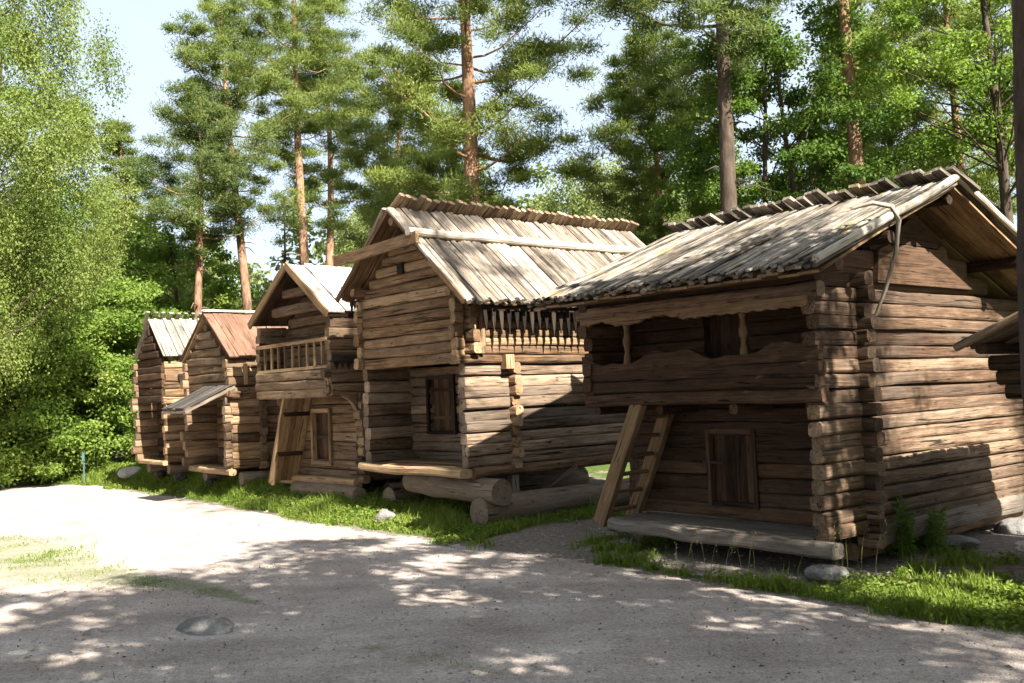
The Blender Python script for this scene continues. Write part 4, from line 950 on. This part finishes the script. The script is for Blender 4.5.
plant('pine_tree', PI_, pine(142, 9.2, 2.4, 2.6, .17, nb=54, tufts=40, dead=2), (X(440, 260, 32), 32), 'low bushy pine right behind the ridge of the tall tan storehouse', 'pine_bark', 'needle')
plant('pine_tree', PI_, pine(143, 12.4, 3.2, 2.7, .17, nb=54, tufts=40, dead=2), (X(905, 260, 31), 31), 'bushy pine behind the roof peak of the nearest storehouse', 'pine_bark', 'needle')
plant('linden_tree', 'linden tree', broad(151, 15.0, 2.5, 3.2, .2, ncl=170, per=300, L=.1, W=.075, layered=.4, clump=1.25), (X(-8, 300, 31), 31), 'full linden behind the tall drooping birch at the left edge', 'dark_bark', 'leaf_bush')
bp = [o for o in bpy.data.objects if o.get('label', '').startswith('pale birch in the gap')][0]
plant_copy(bp, (X(700, 260, 38), 38), 'pale birch crown low behind the grey trunked pine', 1.3, (1, 1, .95))
plant_copy(bp, (X(150, 260, 46), 46), 'pale birch low between the young pine and the dark low crowned pine', 2.6, (1, 1, 1))
plant_copy(bp, (X(640, 260, 44), 44), 'pale birch farther back, right of the one in the gap between the roofs', 4.0, (1.1, 1.1, 1.15))
plant_copy(bp, (X(375, 260, 46), 46), 'pale birch far behind the small pine with thin orange stems', 5.0, (1, 1, 1.0))
# bushes on the left
bsh = [broad(s, h_, .25, r_, .05, ncl=n_, per=330, L=.105, W=.078, layered=.6, stems=4, bend=.2, shape='dome', clump=1.2) for s, h_, r_, n_ in ((201, 4.6, 2.3, 120), (202, 3.2, 1.9, 90), (203, 5.8, 2.5, 140))]
GBU = 'leafy bushes along the far road edge'
B = []
for k, (px, Y, i, lab) in enumerate(((12, 31, 0, 'tall leafy bush at the left edge of the picture'), (62, 32.2, 2, 'highest leafy bush, left of the blue post'), (106, 31.5, 0, 'leafy bush directly behind the blue marker post'), (38, 30.2, 1, 'low rounded bush in front of the tall bushes, left of the blue post'), (133, 32.5, 2, 'dark leafy bush beside the farthest storehouse'), (-30, 30.5, 2, 'leafy bush just beyond the left edge'))):
    if k == 0 or i not in [b[0] for b in B]:
        t = plant('leafy_bush', 'bush', bsh[i], (X(px, 400, Y), Y), lab, 'dark_bark', 'leaf_bush', rz=k * 1.1, group=GBU); B.append((i, t))
    else:
        src = [b[1] for b in B if b[0] == i][0]; plant_copy(src, (X(px, 400, Y), Y), lab, k * 1.7, (1, 1, U(.9, 1.1)))

# ------------------------------------------------------------------ far wood: one mass
g = np.random.default_rng(55)
fm = MB(); C = []; RR = []; TN = []
for i in range(150):
    Y = g.uniform(46, 70); px = g.uniform(-60, 1080); H = g.uniform(8, 13)
    if 225 < px < 290: H *= .72
    x0 = X(px, 330, Y); r = g.uniform(1.5, 2.6); tn = np.clip(g.normal(.5, .22), .1, .9)
    for k in range(26):
        zz = H * g.uniform(.08, 1) ; rr = r * math.sqrt(max(.08, 1 - (zz / H) ** 2.2)); a = g.uniform(0, 6.28)
        C.append((x0 + rr * math.cos(a) * g.uniform(.3, 1), Y + rr * math.sin(a), zz + 1.2)); s = g.uniform(.5, .95); RR.append((s, s, s * .7)); TN.append(np.clip(tn + g.normal(0, .1), 0, 1))
leaves(fm, C, RR, 60, .3, .2, g, shell=.3, tone_c=TN, flat=.3)
tag(fm.build('distant_wood', M['leaf_pale']), 'far green wood closing the view behind the trees', 'woods', kind='stuff')

# ------------------------------------------------------------------ grass
def grass(n, seed, where, hgt, wid):
    g = np.random.default_rng(seed); P = where(g, n); n = len(P)
    Z = gz(P[:, 0], P[:, 1]); a = g.uniform(0, 6.28, n); D = np.hypot(P[:, 0], P[:, 1])
    h = hgt * g.gamma(5, .2, n) * (1 + .8 * wob2(P[:, 0], P[:, 1], 2.2, 4) + .4 * wob2(P[:, 0], P[:, 1], 8, 14)).clip(.3); w = wid * (.5 + D / 14) * g.uniform(.7, 1.3, n)
    sd = np.stack([np.cos(a), np.sin(a), 0 * a], -1); b = a + g.normal(1.57, .5, n); ln = np.stack([np.cos(b), np.sin(b), 0 * a], -1) * (h * g.uniform(.1, .8, n))[:, None]
    O = np.stack([P[:, 0], P[:, 1], Z - .01], -1); up = np.array((0, 0, 1.0)) * h[:, None]
    V = np.stack([O - sd * w[:, None] / 2, O + sd * w[:, None] / 2, O + up * .6 + ln * .35 + sd * w[:, None] * .38, O + up * .6 + ln * .35 - sd * w[:, None] * .38, O + up + ln], 1)
    i = np.arange(n)[:, None] * 5
    tone = np.clip(g.normal(.5, .2, n) + .18 * wob2(P[:, 0], P[:, 1], 1.1, 12), 0, 1)
    mb = MB(); mb.add(V.reshape(-1, 3), quads=i + np.array((0, 1, 2, 3)), tris=i + np.array((3, 2, 4)), tone=np.repeat(tone, 5)); return mb
def strip(g, n):
    out_ = []
    t = 0
    while t < n:
        k = n * 2; r = g.uniform(-4.5, 24, k); d = g.uniform(-.25, 3.2, k)
        i = g.integers(1, len(RE) - 2, k); f = g.uniform(0, 1, k); base = RE[i] + (RE[i + 1] - RE[i]) * f[:, None]; dd = unit(RE[i + 1] - RE[i]); nn = np.stack([dd[:, 1], -dd[:, 0]], -1)
        P = base + nn * d[:, None]
        P = P[(P[:, 1] > 5) & (P[:, 1] < 31) & (np.abs(P[:, 0]) < .62 * P[:, 1] + .5)]
        dn = 1 / (P[:, 1] / 9) ** .6
        mk = grass_mask_ground(np.c_[P, np.zeros(len(P))]) + .42 * wob2(P[:, 0], P[:, 1], 2.6, 21) + .3 * wob2(P[:, 0], P[:, 1], 7, 22)
        P = P[(mk > g.uniform(.25, 1.05, len(P))) & (g.uniform(0, 1, len(P)) < np.clip(dn, .1, 1))]
        out_.append(P); t += len(P)
    return np.concatenate(out_)[:n]
def tongue(g, n):
    P = np.stack([g.uniform(-13, 2, n * 4), g.uniform(5.5, 21, n * 4)], -1)
    mk = grass_mask_road(np.c_[P, np.zeros(len(P))]) * (edge_dist(P) < -.3) + .22 * wob2(P[:, 0], P[:, 1], 3.1, 21) + .2 * wob2(P[:, 0], P[:, 1], 9, 23)
    return P[mk > g.uniform(.35, 1.0, len(P))][:n]
mb = grass(170000, 71, strip, .068, .009)
mb2 = grass(60000, 72, tongue, .024, .009)
for a in ('v', 'gc', 'tone'): getattr(mb, a).extend(getattr(mb2, a))
mb.q += [q + mb.n for q in mb2.q]; mb.t += [t + mb.n for t in mb2.t]; mb.qs += mb2.qs; mb.ts += mb2.ts; mb.n += mb2.n
tag(mb.build('grass', M['grass']), 'short green grass along the road and before the storehouses', 'grass', kind='stuff')
# low broad weeds among the grass
g = np.random.default_rng(75); P = strip(g, 6000); mb = MB(); Z = gz(P[:, 0], P[:, 1])
leaves(mb, np.c_[P, Z + .06], np.broadcast_to((.07, .07, .05), (len(P), 3)), 9, .05, .032, g, flat=.4)
tag(mb.build('weeds', M['grass']), 'low broad leaved weeds among the grass by the road', 'weeds', kind='stuff')
# seed stalks by the near corner and a few tall weeds
def stalks(name, px, py, n, h, label, spread=.2):
    gp = ground_px(px, py, .03); root = empty(name, (gp[0], gp[1], .02)); tag(root, label, 'plant', 'tall plants before the nearest storehouse'); a = MB(); b = MB()
    for i in range(n):
        x, y = U(-spread, spread), U(-spread, spread); hh = h * U(.6, 1.1); lx, ly = U(-.15, .15), U(-.15, .15); t = np.linspace(0, 1, 6)
        pth = np.stack([x + lx * t ** 2, y + ly * t ** 2, hh * t], -1); a.tube(pth, .003 * (1.2 - t), m=4, cap=False)
        for k in range(10):
            c = pth[-1] - np.array((0, 0, .018 * k)); s = unit(rng.normal(0, 1, 3)) * .022; b.add(np.array([c, c + s, c + s * .5 + (0, 0, .02)]), tris=[[0, 1, 2]], tone=U(0, 1))
    a.build('stem', M['straw'], root); b.build('seed_head', M['straw'], root)
stalks('seed_grass', 850, 575, 9, .6, 'dry seed grass standing at the corner of the nearest storehouse', .28)
stalks('seed_grass', 735, 582, 5, .5, 'few thin seed stalks in front of the nearest porch sill', .25)
stalks('seed_grass', 690, 572, 4, .45, 'thin seed stalks below the small nearest door, left of the others', .2)
for px, py, h_, lab, sd_ in ((905, 560, .75, 'dark leafy weed against the side wall of the nearest storehouse', 1), (935, 552, .5, 'smaller leafy weed right of the dark one by the side wall', 2)):
    gp = ground_px(px, py, .03); g = np.random.default_rng(300 + sd_); root = empty('leafy_weed', (gp[0], gp[1], .02)); tag(root, lab, 'plant', 'tall plants before the nearest storehouse'); a = MB(); b = MB(); C = []
    for i in range(7):
        x, y = g.uniform(-.16, .16, 2); hh = h_ * g.uniform(.6, 1.05); t = np.linspace(0, 1, 6); pth = np.stack([x + g.uniform(-.1, .1) * t, y + g.uniform(-.1, .1) * t, hh * t], -1); a.tube(pth, .005 * (1.2 - t), m=4, cap=False)
        for s in np.linspace(.2, 1, 9): C.append([np.interp(s, t, pth[:, c]) for c in range(3)])
    leaves(b, C, (.06, .06, .03), 7, .12, .03, g); a.build('stem', M['grass'], root); b.build('foliage', M['leaf_dark'], root)

# ------------------------------------------------------------------ trees beside and behind the camera, whose shade falls into the picture
SH = plant('pine_tree', PI_, pine(131, 15, 7.5, 3.2, .2, nb=17, tufts=24, dead=2, clump=1.0), (7.6, 5.2), 'pine outside the frame to the right of the nearest storehouse', 'pine_bark', 'needle')
SH.scale = (.8, .8, .8)
SM = plant('maple_tree', 'maple tree', broad(132, 12, 5.5, 3.6, .2, ncl=118, per=150, L=.17, W=.13, layered=.6, clump=1.15), (6.2, -1.6), 'maple outside the frame to the right of the photographer', 'dark_bark', 'leaf_dark')
for src, loc, lab, rz, sc in ((SM, (3.4, -2.6), 'maple close behind the photographer', 2.0, (1, 1, 1)), (SM, (5.6, 3.6), 'maple outside the frame right of the road beside the photographer', 5.2, (1, 1, 1)), (SM, (2.4, .2), 'maple right beside the photographer', 3.3, (1, 1, 1.05)), (SM, (-.6, -2.2), 'maple behind the photographer to the left', 4.1, (.95, .95, .9)), (SH, (17, -3), 'pine far to the right of the photographer', 2.6, (1, 1, 1)), (SM, (11.2, -3.6), 'maple far to the right behind the photographer', 1.0, (1.1, 1.1, 1.1)), (SH, (14.5, 7.5), 'pine beyond the hidden storehouse at the right', 5.0, (1, 1, 1))):
    plant_copy(src, loc, lab, rz, sc)

for k, (x_, y_, s_) in enumerate(((-9.5, 2.5, 1.15), (-14, 7, 1.25), (-17.5, 13, 1.3), (-6, -6, 1.2), (-12, -5, 1.3), (-18, 2, 1.3), (2, -13, 1.15), (-4, -14, 1.2))):  # ring of unseen maples added to block light from the sky
    plant_copy(SM, (x_, y_), ('unseen wide maple added left of the photographer', 'unseen maple added left of the frame beyond the wide one', 'unseen maple added left of the frame opposite the tall tan storehouse', 'unseen maple added behind the left shoulder of the photographer', 'unseen maple added far behind on the left', 'unseen maple added far out on the left', 'unseen maple added far behind the photographer', 'unseen maple added farthest behind the photographer on the left')[k], k * 1.3, (s_, s_, s_))
# fallen leaves and needles
g = np.random.default_rng(91); P = np.stack([g.uniform(-8, 5.5, 5000), g.uniform(4.5, 17, 5000)], -1); P = P[(np.abs(P[:, 0]) < .6 * P[:, 1]) & (g.uniform(0, 1, 5000) < .25 + .75 * np.exp(-np.abs(edge_dist(P)) / .8))]
mb = MB(); leaves(mb, np.c_[P, gz(P[:, 0], P[:, 1]) + .018], (.01, .01, .003), 1, .035, .02, g, flat=.85, tspread=.3); tag(mb.build('fallen_leaves', leaf('dry leaves', [(0, (.07, .045, .025)), (.5, (.16, .11, .055)), (1, (.26, .2, .09))], .2)), 'dry fallen leaves scattered over the gravel and verge', 'leaves', kind='stuff')
# ------------------------------------------------------------------ light
SUN = -(-vu) * 0 + np.array((0.0, 0.0))
sun_h = np.array((1.45, -2.04)); EL_ = math.atan2(2.3, np.linalg.norm(sun_h)); AZ = math.atan2(sun_h[0], sun_h[1])
sl = bpy.data.lights.new('sun', 'SUN'); sl.energy = 5.0; sl.angle = R(.53); sl.color = (1, .95, .86)
so = bpy.data.objects.new('sun', sl); COL.objects.link(so)
d = Vector((sun_h[0], sun_h[1], 2.3)); so.rotation_euler = d.to_track_quat('Z', 'Y').to_euler(); so.location = (0, 0, 30)
wd = bpy.data.worlds.new('World'); S.world = wd; wd.use_nodes = True; nt = wd.node_tree
bg = nt.nodes['Background']; sk = nt.nodes.new('ShaderNodeTexSky'); sk.sky_type = 'NISHITA'; sk.sun_disc = False
sk.sun_elevation = EL_; sk.sun_rotation = AZ; sk.air_density = 1.0; sk.dust_density = 3.0; sk.ozone_density = 1.0; sk.altitude = 0
tc = N(nt, 'ShaderNodeTexCoord').outputs['Generated']   # thin bright veil of high cloud over the blue
veil = noise(nt, mapping(nt, tc, (1, 1, 2.5)), 2.2, 5, .6, .6)
veil = mth(nt, 'MULTIPLY_ADD', veil, .6, .45)
nt.links.new(mixc(nt, veil, sk.outputs[0], (2.75, 3.1, 3.6)), bg.inputs[0]); bg.inputs[1].default_value = .08
S.view_settings.view_transform = 'Standard'; S.view_settings.look = 'None'; S.view_settings.exposure = 2.12; S.view_settings.gamma = 1; S.view_settings.use_curve_mapping = False
S.cycles.max_bounces = 8; S.cycles.diffuse_bounces = 4; S.cycles.transmission_bounces = 5; S.cycles.glossy_bounces = 2; S.cycles.use_denoising = True
S.cycles.use_adaptive_sampling = True; S.cycles.adaptive_threshold = .02
